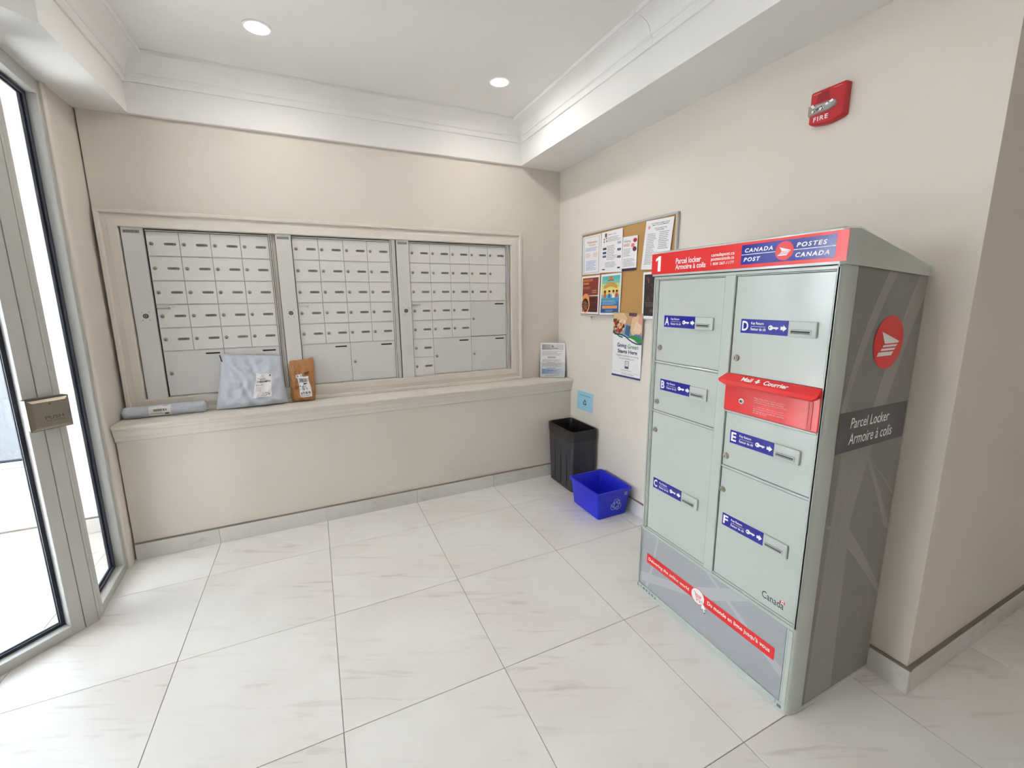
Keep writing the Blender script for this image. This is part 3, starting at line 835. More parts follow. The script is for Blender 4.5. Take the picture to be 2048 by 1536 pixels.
for k, (t, w) in enumerate((('Mail deposited here before 12:00', 0.112), ('will be picked up daily Monday', 0.106), ('to Friday except for statutory holidays', 0.118), (None, 0), ('Le courrier déposé ici avant', 0.108), ('sera ramassé quotidiennement', 0.112), ('du lundi au vendredi sauf les', 0.112), ('jours fériés', 0.05))):
    if t:
        z = 1.120 - k * 0.0075
        m.text(t.replace(' 12:00', ''), tx, tx + w, z - 0.0052, z, -0.0044, PINKW, 0.0, res=1)
m.build('instructions', ml_o)
# header cap
cp = MB()
cpl = rounded_plan(-0.004, LW + 0.004, -0.005, LD + 0.002, 0.020, 0.066)
nc = len(cpl)
lo = lambda y: 1.566 + (1.536 - 1.566) * max(y, 0) / LD
hi = lambda y: 1.672 - (1.672 - 1.574) * max(0, (y - 0.05)) / (LD - 0.05) if y > 0.05 else 1.672
rnd = 0.006
cap_r = [(LW / 2 + (x - LW / 2) * (1 - 2 * rnd / LW), max(y, 0.0) + (rnd if y < 0.2 else 0)) for x, y in cpl]
vs = [(x, y, lo(y)) for x, y in cpl] + [(x, y, hi(y) - rnd) for x, y in cpl] + [(*q, hi(cpl[i][1])) for i, q in enumerate(cap_r)]
fs = [(k * nc + i, k * nc + (i + 1) % nc, (k + 1) * nc + (i + 1) % nc, (k + 1) * nc + i) for k in range(2) for i in range(nc)]
fs.append(tuple(range(nc))[::-1])
half = nc // 2
for i in range(half - 1):
    fs.append((2 * nc + i, 2 * nc + i + 1, 2 * nc + nc - 2 - i, 2 * nc + nc - 1 - i))
cp.add(vs, fs, LOCKER)
cap_o = cp.build('header_cap', loc, 35)
hs = MB()
y = -0.0056
hs.box(0.007, 0.789, y, y + 0.0006, 1.574, 1.662, RED)
hs.box(fX(1.073), fX(0.767), y - 0.0004, y, 1.586, 1.653, BLUE)
yt = y - 0.0008
o1 = fX(1.494)
hs.flat([(o1 + 0.014, 1.586), (o1 + 0.031, 1.586), (o1 + 0.031, 1.651), (o1 + 0.019, 1.651), (o1 + 0.001, 1.640), (o1 + 0.001, 1.629), (o1 + 0.014, 1.635)], yt, WHITE)
hs.text('Parcel locker', fX(1.377), fX(1.248), 1.611, 1.634, yt, WHITE, 0.02)
hs.text('Armoire à colis', fX(1.378), fX(1.224), 1.588, 1.609, yt, WHITE, 0.02)
hs.text('canadapost.ca', fX(1.200), fX(1.101), 1.621, 1.637, yt, WHITE, 0.012)
hs.text('postescanada.ca', fX(1.201), fX(1.101), 1.606, 1.622, yt, WHITE, 0.012)
hs.text('1 800 267-1177', fX(1.201), fX(1.101), 1.593, 1.603, yt, WHITE, 0.012)
hs.rect(fX(1.072), fX(0.767), 1.6185, 1.6205, y - 0.0006, WHITE)
hs.text('CANADA', fX(1.060), fX(0.958), 1.6265, 1.6405, yt, WHITE, 0.03, 0.18, space=1.25)
hs.text('POST', fX(1.062), fX(1.000), 1.5955, 1.6095, yt, WHITE, 0.03, 0.18, space=1.25)
hs.text('POSTES', fX(0.881), fX(0.792), 1.6265, 1.6405, yt, WHITE, 0.03, 0.18, space=1.25)
hs.text('CANADA', fX(0.882), fX(0.782), 1.5955, 1.6095, yt, WHITE, 0.03, 0.18, space=1.25)
hs.disc(fX(0.919), 1.6195, 0.0300, yt, RED, 40)
wing(hs, fX(0.919), 1.6195, 0.030, yt - 0.0003, WHITE)
hs.build('header_sign', cap_o)
# base panel
bpn = MB().box(0.016, 0.744, 0.003, 0.012, 0.040, 0.336, BASEP)
y = 0.0027
bpn.flat([(0.016, 0.10), (0.30, 0.20), (0.52, 0.336), (0.60, 0.336), (0.40, 0.20), (0.016, 0.05)], y, BASEPL)
bpn.flat([(0.744, 0.13), (0.62, 0.20), (0.40, 0.336), (0.425, 0.336), (0.62, 0.225), (0.744, 0.17)], y - 0.0001, BASEPL)
bpn.flat([(0.12, 0.336), (0.10, 0.20), (0.06, 0.04), (0.075, 0.04), (0.112, 0.20), (0.13, 0.336)], y - 0.0002, BASEPL)
bpn_o = bpn.build('base_panel', loc)
bs = MB()
yb_ = 0.0022
bs.box(fX(1.463), fX(0.813), yb_, yb_ + 0.0006, 0.176, 0.226, RED)
yt = yb_ - 0.0004
bs.text('Delivering the online world', fX(1.452), fX(1.200), 0.188, 0.209, yt, WHITE, 0.012)
bs.text("Du monde en ligne jusqu'à vous", fX(1.103), fX(0.830), 0.190, 0.214, yt, WHITE, 0.018)
ccx, ccz = fX(1.152), 0.2
bs.disc(ccx, ccz, 0.036, yt - 0.0002, RED, 40); bs.disc(ccx, ccz, 0.0335, yt - 0.0004, WHITE, 40)
yc = yt - 0.0008
bs.strip([(ccx - 0.022, ccz + 0.014), (ccx - 0.014, ccz + 0.014), (ccx - 0.006, ccz - 0.012), (ccx + 0.016, ccz - 0.012)], 0.0026, yc, RED)
bs.flat([(ccx - 0.013, ccz + 0.010), (ccx + 0.020, ccz + 0.010), (ccx + 0.015, ccz - 0.006), (ccx - 0.008, ccz - 0.006)], yc, ink('pink', 226, 120, 130))
for k in range(5):
    bs.rect(ccx - 0.008 + k * 0.005, ccx - 0.0065 + k * 0.005, ccz - 0.005, ccz + 0.009, yc - 0.0002, WHITE)
bs.disc(ccx - 0.003, ccz - 0.018, 0.003, yc, RED, 10); bs.disc(ccx + 0.013, ccz - 0.018, 0.003, yc, RED, 10)
cur = [(0, 0), (0, -0.040), (0.009, -0.031), (0.015, -0.045), (0.021, -0.042), (0.015, -0.029), (0.027, -0.028)]
bs.flat([(ccx + 0.022 + p[0] * 1.15 - 0.001, ccz - 0.006 + p[1] * 1.15 + 0.001) for p in cur], yc - 0.0003, ink('cursoredge', 90, 92, 100))
bs.flat([(ccx + 0.0225 + p[0] * 0.95, ccz - 0.008 + p[1] * 0.95) for p in cur], yc - 0.0006, WHITE)
bs.build('slogan_strip', bpn_o)
bf = MB()
bf.box(0.006, 0.0135, 0.0, 0.012, 0.012, 0.338, LOCKER, 0.001, 1); bf.box(0.746, 0.752, 0.001, 0.012, 0.038, 0.338, LOCKER, 0.001, 1)
bf.box(0.753, 0.768, -0.001, 0.012, 0.012, 0.337, LOCKER, 0.001, 1)
bf.box(0.006, 0.768, 0.0, 0.012, 0.012, 0.038, LOCKER, 0.001, 1)
bf.text('L189202', fX(1.516), fX(1.387), 0.017, 0.030, -0.0005, K, 0.01, space=1.3)
bf.rect(0.733, 0.736, 0.020, 0.036, -0.0005, GR); bf.rect(0.742, 0.757, 0.016, 0.028, -0.0012, ink('mark', 90, 90, 92))
bf.build('base_frame', loc)
# decal on the right-hand side (plane x = LW), seen as depth(y) x height(z)
sd = MB()
xs = LW - 0.0016
smp = lambda a, z, d: (xs + d, a - LX, z)
sd.add([(xs, 0.070, 0.022), (xs, LD - 0.004, 0.022), (xs, LD - 0.004, 1.537), (xs, 0.070, 1.561), (xs - 0.0004, 0.070, 0.022)], [(0, 1, 2, 3)], DECAL)
X0, X1 = LX + 0.070, LX + LD - 0.004
def swo(pts):
    sd.flat(pts, 0.0004, DECALL, smp)
def lerp_band(pts, w0, w1, mt=DECALL, d=0.0004):
    n = len(pts)
    for i in range(n - 1):
        (xa, za), (xb, zb) = pts[i], pts[i + 1]
        wa = w0 + (w1 - w0) * i / (n - 1); wb = w0 + (w1 - w0) * (i + 1) / (n - 1)
        ca = lambda x: min(max(x, X0), X1)
        sd.flat([(ca(xa), za), (ca(xb), zb), (ca(xb + wb), zb), (ca(xa + wa), za)], d, mt, smp)
arc = lambda a, b, c, n=14: [((1 - t) ** 2 * a[0] + 2 * t * (1 - t) * b[0] + t * t * c[0], (1 - t) ** 2 * a[1] + 2 * t * (1 - t) * b[1] + t * t * c[1]) for t in [i / n for i in range(n + 1)]]
DECALE = mat('decal_edge', rgb(158, 156, 150), 0.25)
sdd = 0.0002
for pts_, w0, w1 in ((arc((1.66, 1.555), (1.50, 1.30), (1.478, 1.05)), 0.05, 0.02), (arc((1.84, 1.54), (1.62, 1.12), (1.50, 0.35)), 0.09, 0.05), (arc((1.52, 1.0), (1.50, 0.5), (1.49, 0.03)), 0.10, 0.16), (arc((1.894, 0.62), (1.70, 0.95), (1.50, 1.15)), -0.03, -0.01), (arc((1.478, 0.72), (1.64, 0.62), (1.894, 0.34)), 0.10, 0.02)):
    sdd += 0.00012
    lerp_band(pts_, w0, w1, DECALL, sdd)
for pts_ in (arc((1.655, 1.555), (1.50, 1.30), (1.478, 1.05)), arc((1.845, 1.54), (1.62, 1.12), (1.50, 0.35)), arc((1.535, 0.95), (1.505, 0.5), (1.50, 0.03)), arc((1.478, 0.73), (1.64, 0.62), (1.894, 0.34)), arc((1.60, 0.96), (1.75, 0.9), (1.894, 0.74)), arc((1.894, 0.14), (1.80, 0.09), (1.76, 0.03))):
    sdd += 0.00008
    lerp_band(pts_, 0.0035, 0.0035, DECALE, sdd)
sd.flat([(X0, 0.972), (1.885, 0.976), (1.885, 1.108), (X0, 1.109)], 0.0016, DECALD, smp)
sd.text('Parcel Locker', 1.545, 1.775, 1.050, 1.086, 0.0019, WHITE, 0.005, 0.12, smp)
sd.text('Armoire à colis', 1.545, 1.805, 0.995, 1.034, 0.0019, WHITE, 0.005, 0.12, smp)
sd.disc(1.702, 1.323, 0.088, 0.0016, RED, 48, smp)
wing(sd, 1.702, 1.323, 0.088, 0.0019, WHITE, smp)
sd.build('side_decal', loc)

# ------------------------------------------------------------------ fire alarm
fa = thing('fire_alarm', 'red wall-mounted fire alarm horn with clear strobe lens', 'fire alarm', (XR, 1.191, 2.141), -PI / 2)
# front outline (x across, z up) with curved foot, tapering towards the front
W_, H_ = 0.130, 0.131
out_b = [(0.0, 0.016)] + [(0.010 + (W_ - 0.020) * t, 0.009 - 0.009 * math.sin(PI * t)) for t in [i / 10 for i in range(11)]] + [(W_, 0.016), (W_, H_ - 0.005), (W_ - 0.005, H_), (0.005, H_), (0.0, H_ - 0.005)]
nb = len(out_b)
cxm, czm = W_ / 2, H_ / 2
vs = []
for yy, s_ in ((0.0, 1.0), (-0.020, 1.0), (-0.028, 0.975), (-0.031, 0.93)):
    vs += [(cxm + (p[0] - cxm) * s_, yy, czm + (p[1] - czm) * s_) for p in out_b]
fs = [(k * nb + i, k * nb + (i + 1) % nb, (k + 1) * nb + (i + 1) % nb, (k + 1) * nb + i) for k in range(3) for i in range(nb)] + [tuple(range(3 * nb, 4 * nb)), tuple(range(nb))[::-1]]
MB().add(vs, fs, FIRER).build('housing', fa, 30)
for k in range(7):
    MB().box(0.024 + k * 0.0012, 0.074 - k * 0.001, -0.0317, -0.0305, 0.086 + k * 0.0050, 0.0885 + k * 0.0050, FIRED).build('grille_slat', fa)
m = MB()
lp = [(-0.001, 0.042), (0.075, 0.042), (0.098, 0.050), (0.107, 0.061), (0.100, 0.074), (0.075, 0.080), (-0.001, 0.081)]
nl = len(lp)
fc = (0.055, 0.061)
vs = [(p[0], -0.028, p[1]) for p in lp] + [(fc[0] + (p[0] - fc[0]) * 0.95, -0.040, fc[1] + (p[1] - fc[1]) * 0.85) for p in lp] + [(fc[0] + (p[0] - fc[0]) * 0.7, -0.047, fc[1] + (p[1] - fc[1]) * 0.45) for p in lp]
m.add(vs, [(k * nl + i, k * nl + (i + 1) % nl, (k + 1) * nl + (i + 1) % nl, (k + 1) * nl + i) for k in range(2) for i in range(nl)] + [tuple(range(2 * nl, 3 * nl))], LENS)
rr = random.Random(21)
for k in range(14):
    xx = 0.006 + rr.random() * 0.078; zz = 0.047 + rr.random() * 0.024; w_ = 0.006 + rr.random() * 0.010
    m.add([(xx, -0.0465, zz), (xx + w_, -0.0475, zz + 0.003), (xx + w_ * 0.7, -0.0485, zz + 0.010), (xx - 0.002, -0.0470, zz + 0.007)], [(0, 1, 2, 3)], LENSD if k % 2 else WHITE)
m.build('strobe_lens', fa)
MB().text('FIRE', 0.020, 0.074, 0.017, 0.034, -0.0316, WHITE, 0.02, space=1.2).build('lettering', fa)
m = MB()
m.rect(0.010, 0.040, 0.1185, 0.1205, -0.0316, ink('alarmpink', 240, 160, 160)); m.rect(0.086, 0.116, 0.1185, 0.1205, -0.0316, ink('alarmpink', 240, 160, 160))
m.build('small_print', fa)

# ------------------------------------------------------------------ cork board and papers
cbY0, cbZ0, cbW, cbH = 2.814, 1.335, 0.945, 0.612
cb = thing('cork_board', 'cork notice board in a thin aluminium frame on the right wall', 'notice board', (XR, cbY0, cbZ0), -PI / 2)
MB().box(0.010, cbW - 0.010, -0.012, -0.0005, 0.010, cbH - 0.010, CORK).build('cork_panel', cb)
for nm, a in (('top_rail', (0, cbW, cbH - 0.014, cbH)), ('bottom_rail', (0, cbW, 0, 0.014)), ('left_rail', (0, 0.014, 0.014, cbH - 0.014)), ('right_rail', (cbW - 0.014, cbW, 0.014, cbH - 0.014))):
    MB().box(a[0], a[1], -0.018, -0.0005, a[2], a[3], ALU, 0.002, 1).build(nm, cb)
MB().box(0.128, 0.140, -0.016, -0.004, -0.010, -0.0002, ALU).cyl((0.134, -0.010, -0.028), 2, 0.002, 0.019, ALU, 8).build('hanging_clip', cb)

def paper(name, label, cat, corners, yoff, group=None, bow=0.0):
    """corners: wall coords (Y, z) TL, TR, BR, BL -> returns builder with unit mapping s(0..1 right), t(0..1 down)"""
    TL, TR, BR, BL = [Vector((cbY0 - c[0], c[1])) for c in corners]
    root = thing(name, label, cat, (XR, cbY0, 0), -PI / 2, group)
    def P(s, t):
        a = TL + (TR - TL) * s; b = BL + (BR - BL) * s
        return a + (b - a) * t
    dep = yoff if callable(yoff) else (lambda t: yoff)
    m = MB(); n = 6
    vs = []
    for k in range(n + 1):
        t = k / n
        for s in (0, 1):
            p = P(s, t); vs.append((p.x, dep(t), p.y))
        for s in (0, 1):
            p = P(s, t); vs.append((p.x, dep(t) + 0.0005, p.y))
    fs = []
    for k in range(n):
        a = 4 * k; b = a + 4
        fs += [(a, a + 1, b + 1, b), (a + 2, b + 2, b + 3, a + 3), (a, b, b + 2, a + 2), (a + 1, a + 3, b + 3, b + 1)]
    fs += [(0, 2, 3, 1), (4 * n, 4 * n + 1, 4 * n + 3, 4 * n + 2)]
    m.add(vs, fs, PAPER)
    m.build('sheet', root)
    pr = MB()
    lay = [0.0004]
    def mp(s, z, d):
        t = 1 - z
        p = P(s, t); return (p.x, dep(t) - 0.0003 - d, p.y)
    return root, pr, mp
def textlines(pr, mp, s0, s1, z1, z0, n, mt, seed, h=0.45, frag=3):
    """rows of unreadable small print"""
    rr = random.Random(seed)
    for k in range(n):
        zc = z1 + (z0 - z1) * (k + 0.5) / n
        hh = abs(z1 - z0) / n * h
        x = s0; e = s1 - rr.random() * (s1 - s0) * 0.3
        while x < e:
            w = (s1 - s0) * (0.04 + rr.random() * 0.10)
            pr.rect(x, min(x + w, e), zc - hh / 2, zc + hh / 2, 0.0002, mt, mp)
            x += w + (s1 - s0) * 0.018
YP = -0.0190
SOFT = ink('softgrey', 168, 166, 172); SBLUE = ink('softblue', 150, 168, 214); SPINK = ink('softpink', 226, 178, 170)
REDI = ink('brick', 206, 70, 62); GOLD = ink('gold', 206, 160, 74); ORANGE = ink('orange', 236, 150, 84)
GP = 'papers pinned on the cork board'
# 1 welcome sheet
r, pr, mp = paper('notice_sheet', 'white notice with dashed border and red heading at top left of the cork board', 'notice', [(2.793, 1.920), (2.571, 1.920), (2.571, 1.643), (2.790, 1.645)], YP, GP)
for k in range(34):
    z = 0.04 + k * 0.0275
    pr.rect(0.075, 0.10, z, z + 0.014, 0.0002, K, mp); pr.rect(0.90, 0.925, z, z + 0.014, 0.0002, K, mp)
for k in range(22):
    x = 0.08 + k * 0.039
    pr.rect(x, x + 0.022, 0.955, 0.963, 0.0002, K, mp); pr.rect(x, x + 0.022, 0.035, 0.043, 0.0002, K, mp)
pr.text('Welcome', 0.24, 0.80, 0.80, 0.86, 0.0002, REDI, 0.01, mp=mp); pr.text('Home', 0.36, 0.70, 0.735, 0.785, 0.0002, GOLD, 0.01, mp=mp)
textlines(pr, mp, 0.16, 0.86, 0.70, 0.60, 3, SBLUE, 1); textlines(pr, mp, 0.16, 0.50, 0.56, 0.44, 4, SPINK, 2); textlines(pr, mp, 0.60, 0.86, 0.56, 0.44, 4, SPINK, 3)
textlines(pr, mp, 0.2, 0.8, 0.36, 0.10, 7, SBLUE, 4)
pr.build('print', r)
# 2 information sheet
r, pr, mp = paper('notice_sheet', 'white information sheet with small pictures beside the dashed-border notice', 'notice', [(2.563, 1.922), (2.337, 1.924), (2.334, 1.643), (2.575, 1.648)], YP, GP)
pr.rect(0.17, 0.27, 0.87, 0.96, 0.0002, ink('maroon', 120, 80, 84), mp); pr.text('Safety Tool', 0.32, 0.70, 0.895, 0.93, 0.0002, ink('plum', 150, 70, 84), 0.01, mp=mp)
textlines(pr, mp, 0.30, 0.95, 0.86, 0.74, 4, SOFT, 5)
for x, z in ((0.12, 0.80), (0.22, 0.82), (0.12, 0.74), (0.24, 0.75)):
    pr.rect(x, x + 0.05, z, z + 0.04, 0.0002, ink('brownish', 120, 96, 92), mp)
for z, c in ((0.56, (60, 60, 66)), (0.46, (60, 72, 120)), (0.37, (96, 110, 140))):
    pr.rect(0.10, 0.27, z, z + 0.055, 0.0002, ink('pic%d' % c[2], *c), mp)
for z, c in ((0.50, (90, 110, 128)), (0.33, (84, 96, 120)), (0.66, (176, 178, 180))):
    pr.rect(0.78, 0.94, z, z + 0.055, 0.0002, ink('pib%d' % c[2], *c), mp)
textlines(pr, mp, 0.30, 0.75, 0.66, 0.30, 9, SOFT, 6); textlines(pr, mp, 0.25, 0.75, 0.26, 0.12, 4, SOFT, 7)
pr.rect(0.10, 0.24, 0.065, 0.09, 0.0002, NAVY, mp); pr.rect(0.80, 0.92, 0.085, 0.12, 0.0002, NAVY, mp)
pr.build('print', r)
# 3 helping hands leaflet
r, pr, mp = paper('flyer', 'pale pink leaflet with dark red hearts beside the bare cork', 'flyer', [(2.331, 1.863), (2.190, 1.860), (2.194, 1.645), (2.333, 1.645)], YP, GP)
pr.rect(0, 1, 0, 0.075, 0.0002, ink('eggplant', 52, 40, 70), mp)
pr.text('Helping', 0.08, 0.55, 0.82, 0.90, 0.0002, ink('charc', 90, 80, 86), 0, mp=mp); pr.text('HANDS', 0.05, 0.48, 0.71, 0.80, 0.0002, ink('rose', 206, 120, 124), 0.02, mp=mp)
pr.disc(0.84, 0.87, 0.13, 0.0002, ink('crimson', 182, 40, 60), 16, mp, 0.06); pr.disc(0.70, 0.73, 0.12, 0.0003, ink('rosy', 226, 130, 130), 16, mp, 0.06); pr.disc(0.83, 0.62, 0.13, 0.0004, ink('plumd', 96, 30, 56), 16, mp, 0.07)
textlines(pr, mp, 0.08, 0.60, 0.66, 0.42, 6, SOFT, 8); textlines(pr, mp, 0.08, 0.9, 0.36, 0.12, 6, SOFT, 9)
pr.build('print', r)
# 4 tilted letter
r, pr, mp = paper('notice_sheet', 'tilted white letter with bold capitals at the top right of the cork board', 'notice', [(2.117, 1.930), (1.892, 1.923), (1.924, 1.636), (2.149, 1.643)], YP, GP)
for k, (t, a, b) in enumerate((('DO YOU WANT TO MAKE A POSITIVE', 0.22, 0.86), ('IMPACT ON YOUR COMMUNITY?', 0.26, 0.84), (None, 0, 0), ('CHOOSE ONE OF THE', 0.34, 0.78), ('OPPORTUNITIES', 0.40, 0.70))):
    if t: pr.text(t, a, b, 0.915 - k * 0.034, 0.938 - k * 0.034, 0.0002, K, 0.02, mp=mp, res=1)
pr.disc(0.14, 0.86, 0.045, 0.0002, ink('rosepale', 222, 150, 160), 14, mp, 0.035)
textlines(pr, mp, 0.10, 0.46, 0.74, 0.10, 19, SOFT, 10); textlines(pr, mp, 0.55, 0.95, 0.76, 0.40, 10, SOFT, 11)
pr.build('print', r)
# 5 crock pot
r, pr, mp = paper('flyer', 'brown dinner flyer with a bean bowl at the lower left of the cork board', 'flyer', [(2.797, 1.631), (2.572, 1.634), (2.580, 1.354), (2.803, 1.353)], YP, GP)
pr.rect(0.06, 0.94, 0.05, 0.95, 0.0001, ink('rust', 140, 58, 42), mp)
pr.flat([(0.40, 0.05), (0.94, 0.05), (0.94, 0.46), (0.40, 0.46)], 0.0002, ink('darkbrown', 92, 44, 34), mp)
pr.disc(0.26, 0.40, 0.20, 0.0003, ORANGE, 22, mp, 0.14); pr.disc(0.26, 0.24, 0.235, 0.0004, ORANGE, 26, mp, 0.22); pr.disc(0.25, 0.235, 0.19, 0.0005, ink('bowl', 70, 32, 24), 24, mp, 0.18)
rr = random.Random(3)
for k in range(46):
    a = rr.random() * 6.28; q = rr.random() ** 0.5
    pr.disc(0.25 + 0.13 * q * math.cos(a), 0.22 + 0.13 * q * math.sin(a), 0.022, 0.0006, ink('bean', 190, 128, 92), 7, mp, 0.013)
pr.text('CROCK POT', 0.10, 0.64, 0.855, 0.915, 0.0003, ORANGE, 0.03, mp=mp); pr.text('DINNER', 0.10, 0.42, 0.775, 0.83, 0.0003, ORANGE, 0.03, mp=mp)
textlines(pr, mp, 0.10, 0.55, 0.72, 0.66, 2, ink('tan', 206, 150, 130), 12); textlines(pr, mp, 0.62, 0.88, 0.64, 0.54, 2, ink('tan', 206, 150, 130), 13)
pr.strip([(0.44 + k * 0.05, 0.475 + 0.010 * (k % 2)) for k in range(11)], 0.02, 0.0004, WHITE, mp)
textlines(pr, mp, 0.52, 0.9, 0.42, 0.30, 3, ink('tan', 206, 150, 130), 14); textlines(pr, mp, 0.52, 0.9, 0.16, 0.10, 2, ink('tan', 206, 150, 130), 15)
pr.build('print', r)
# 6 children's event poster (generic figures)
r, pr, mp = paper('flyer', 'blue and yellow flyer with cartoon children below the information sheet', 'flyer', [(2.555, 1.634), (2.332, 1.638), (2.340, 1.357), (2.570, 1.350)], YP, GP)
for k, c in enumerate(((92, 186, 190), (126, 200, 180), (188, 216, 150), (232, 214, 130), (238, 206, 110), (120, 190, 200), (72, 150, 190), (56, 122, 170), (44, 106, 158), (36, 90, 146))):
    pr.rect(0.06, 0.94, 0.95 - (k + 1) * 0.09, 0.95 - k * 0.09, 0.0001, ink('sky%d' % k, *c), mp)
pr.disc(0.5, 0.89, 0.09, 0.0002, ink('amber', 206, 130, 50), 14, mp, 0.045); pr.rect(0.34, 0.66, 0.83, 0.85, 0.0003, ink('brownbar', 130, 74, 46), mp)
pr.flat([(0.16, 0.70), (0.30, 0.77), (0.50, 0.80), (0.70, 0.77), (0.84, 0.70), (0.82, 0.64), (0.5, 0.70), (0.18, 0.64)], 0.0003, ink('bannerg', 214, 158, 66), mp)
for k, (x, sk, sh) in enumerate(((0.24, (150, 96, 66), (226, 110, 60)), (0.46, (226, 172, 130), (70, 110, 180)), (0.66, (206, 150, 110), (240, 236, 220)), (0.82, (186, 124, 86), (196, 70, 66)))):
    pr.flat([(x - 0.07, 0.42), (x + 0.07, 0.42), (x + 0.05, 0.52), (x - 0.05, 0.52)], 0.0003, ink('shirt%d' % k, *sh), mp)
    pr.disc(x, 0.555, 0.055, 0.0004, ink('skin%d' % k, *sk), 12, mp, 0.04); pr.disc(x, 0.58, 0.055, 0.0005, ink('hair', 58, 36, 30), 10, mp, 0.026)
textlines(pr, mp, 0.14, 0.86, 0.36, 0.24, 4, ink('paleblue', 150, 190, 220), 17)
pr.flat([(p[0], p[1]) for p in capsule(0.13, 0.88, 0.155, 0.225)], 0.0003, ORANGE, mp)
textlines(pr, mp, 0.3, 0.7, 0.13, 0.07, 2, ink('paleblue', 150, 190, 220), 18)
pr.build('print', r)
# 7 dark poster partly behind the locker
r, pr, mp = paper('flyer', 'dark photographic poster half hidden behind the parcel locker', 'flyer', [(2.124, 1.626), (1.900, 1.626), (1.900, 1.342), (2.122, 1.342)], YP, GP)
pr.rect(0.06, 0.94, 0.06, 0.95, 0.0001, ink('nearblack', 44, 34, 36), mp)
rr = random.Random(5)
for k in range(26):
    x = 0.08 + rr.random() * 0.8; z = 0.3 + rr.random() * 0.55; c = rr.choice(((96, 62, 50), (70, 50, 56), (150, 96, 70), (58, 46, 60)))
    pr.rect(x, x + 0.03 + rr.random() * 0.05, z, z + 0.03 + rr.random() * 0.07, 0.0002, ink('dk%d' % c[0], *c), mp)
textlines(pr, mp, 0.12, 0.9, 0.36, 0.26, 3, ink('dimtan', 120, 100, 90), 19); textlines(pr, mp, 0.3, 0.9, 0.2, 0.14, 2, ink('dimtan', 120, 100, 90), 20)
pr.build('print', r)
# Going Green poster, hung over the lower edge of the board
r, pr, mp = paper('poster', 'Going Green Starts Here poster hanging below the cork board', 'poster', [(2.395, 1.374), (2.105, 1.372), (2.128, 0.934), (2.421, 0.928)], lambda t: -0.0240 + 0.0205 * t, None)
def blob(pts, c, nm, d):
    pr.flat(pts, d, ink(nm, *c), mp)
blob([(0, 0.64), (0, 1), (1, 1), (1, 0.60), (0.8, 0.66), (0.6, 0.62), (0.4, 0.58), (0.2, 0.60)], (196, 156, 116), 'photo_base', 0.0001)
blob([(0.0, 0.76), (0.0, 0.98), (0.35, 1.0), (0.5, 0.92), (0.4, 0.84), (0.3, 0.72)], (222, 190, 146), 'photo_a', 0.0002)
rr = random.Random(11)
for k in range(34):
    x = rr.random() * 0.38; z = 0.70 + rr.random() * 0.20
    c = rr.choice(((190, 40, 44), (226, 206, 170), (150, 46, 50), (220, 120, 60), (96, 60, 44), (236, 222, 190)))
    pr.disc(x + 0.03, z, 0.03 + rr.random() * 0.03, 0.0003 + k * 0.000004, ink('veg%d%d' % (c[0], c[1]), *c), 9, mp, 0.018 + rr.random() * 0.016)
blob([(0.30, 0.63), (0.52, 0.60), (0.66, 0.66), (0.62, 0.80), (0.46, 0.84), (0.38, 0.74)], (120, 160, 200), 'jeans', 0.0005)
blob([(0.42, 0.68), (0.58, 0.64), (0.62, 0.80), (0.46, 0.82)], (70, 96, 130), 'jeansd', 0.0006)
blob([(0.60, 0.70), (0.78, 0.66), (0.98, 0.72), (1.0, 0.90), (0.84, 0.98), (0.66, 0.92)], (226, 190, 150), 'handa', 0.0005)
blob([(0.70, 0.74), (0.86, 0.68), (0.98, 0.74), (0.96, 0.84), (0.8, 0.88)], (236, 206, 176), 'handb', 0.0006)
blob([(0.86, 0.86), (1.0, 0.82), (1.0, 0.94), (0.9, 0.97)], (222, 156, 150), 'handc', 0.0007)
blob([(0.55, 0.955), (0.80, 0.95), (0.82, 1.0), (0.55, 1.0)], (92, 56, 76), 'sleeve', 0.0007)
blob([(0.70, 0.62), (1.0, 0.60), (1.0, 0.665), (0.86, 0.70), (0.74, 0.68)], (96, 120, 168), 'sleeveb', 0.0006)
cv = [(0.0, 0.69), (0.06, 0.665), (0.16, 0.660), (0.28, 0.665), (0.40, 0.652), (0.52, 0.618), (0.64, 0.578), (0.76, 0.550), (0.88, 0.540), (1.0, 0.548)]
blob([(0, 0.5)] + cv[:4] + [(p[0], p[1]) for p in cv[4:]] + [(1, 0.5)], (240, 238, 240), 'paperfill', 0.0008)
blob([(0.50, 0.625), (0.60, 0.655), (0.74, 0.668), (0.88, 0.650), (1.0, 0.625), (1.0, 0.555), (0.88, 0.560), (0.72, 0.590)], (52, 140, 72), 'greenleaf', 0.0010)
blob([(0.50, 0.620), (0.62, 0.625), (0.76, 0.60), (0.84, 0.565), (0.72, 0.565), (0.60, 0.59)], (240, 238, 240), 'paperfill', 0.0011)
pr.strip([(0.0, 0.69), (0.08, 0.665), (0.22, 0.668), (0.34, 0.660), (0.46, 0.638), (0.58, 0.598), (0.70, 0.566), (0.84, 0.546), (1.0, 0.552)], 0.020, 0.0013, NAVY, mp)
pr.strip([(0.02, 0.78), (0.05, 0.73), (0.12, 0.675), (0.24, 0.635), (0.36, 0.625)], 0.026, 0.0012, ink('greenleaf', 52, 140, 72), mp)
pr.text('Going', 0.17, 0.50, 0.452, 0.535, 0.0012, NAVY, 0.015, mp=mp); pr.text('Green', 0.545, 0.90, 0.462, 0.528, 0.0012, ink('greenleaf', 52, 140, 72), 0.005, mp=mp)
pr.text('Starts Here', 0.20, 0.87, 0.380, 0.440, 0.0012, NAVY, 0.02, mp=mp)
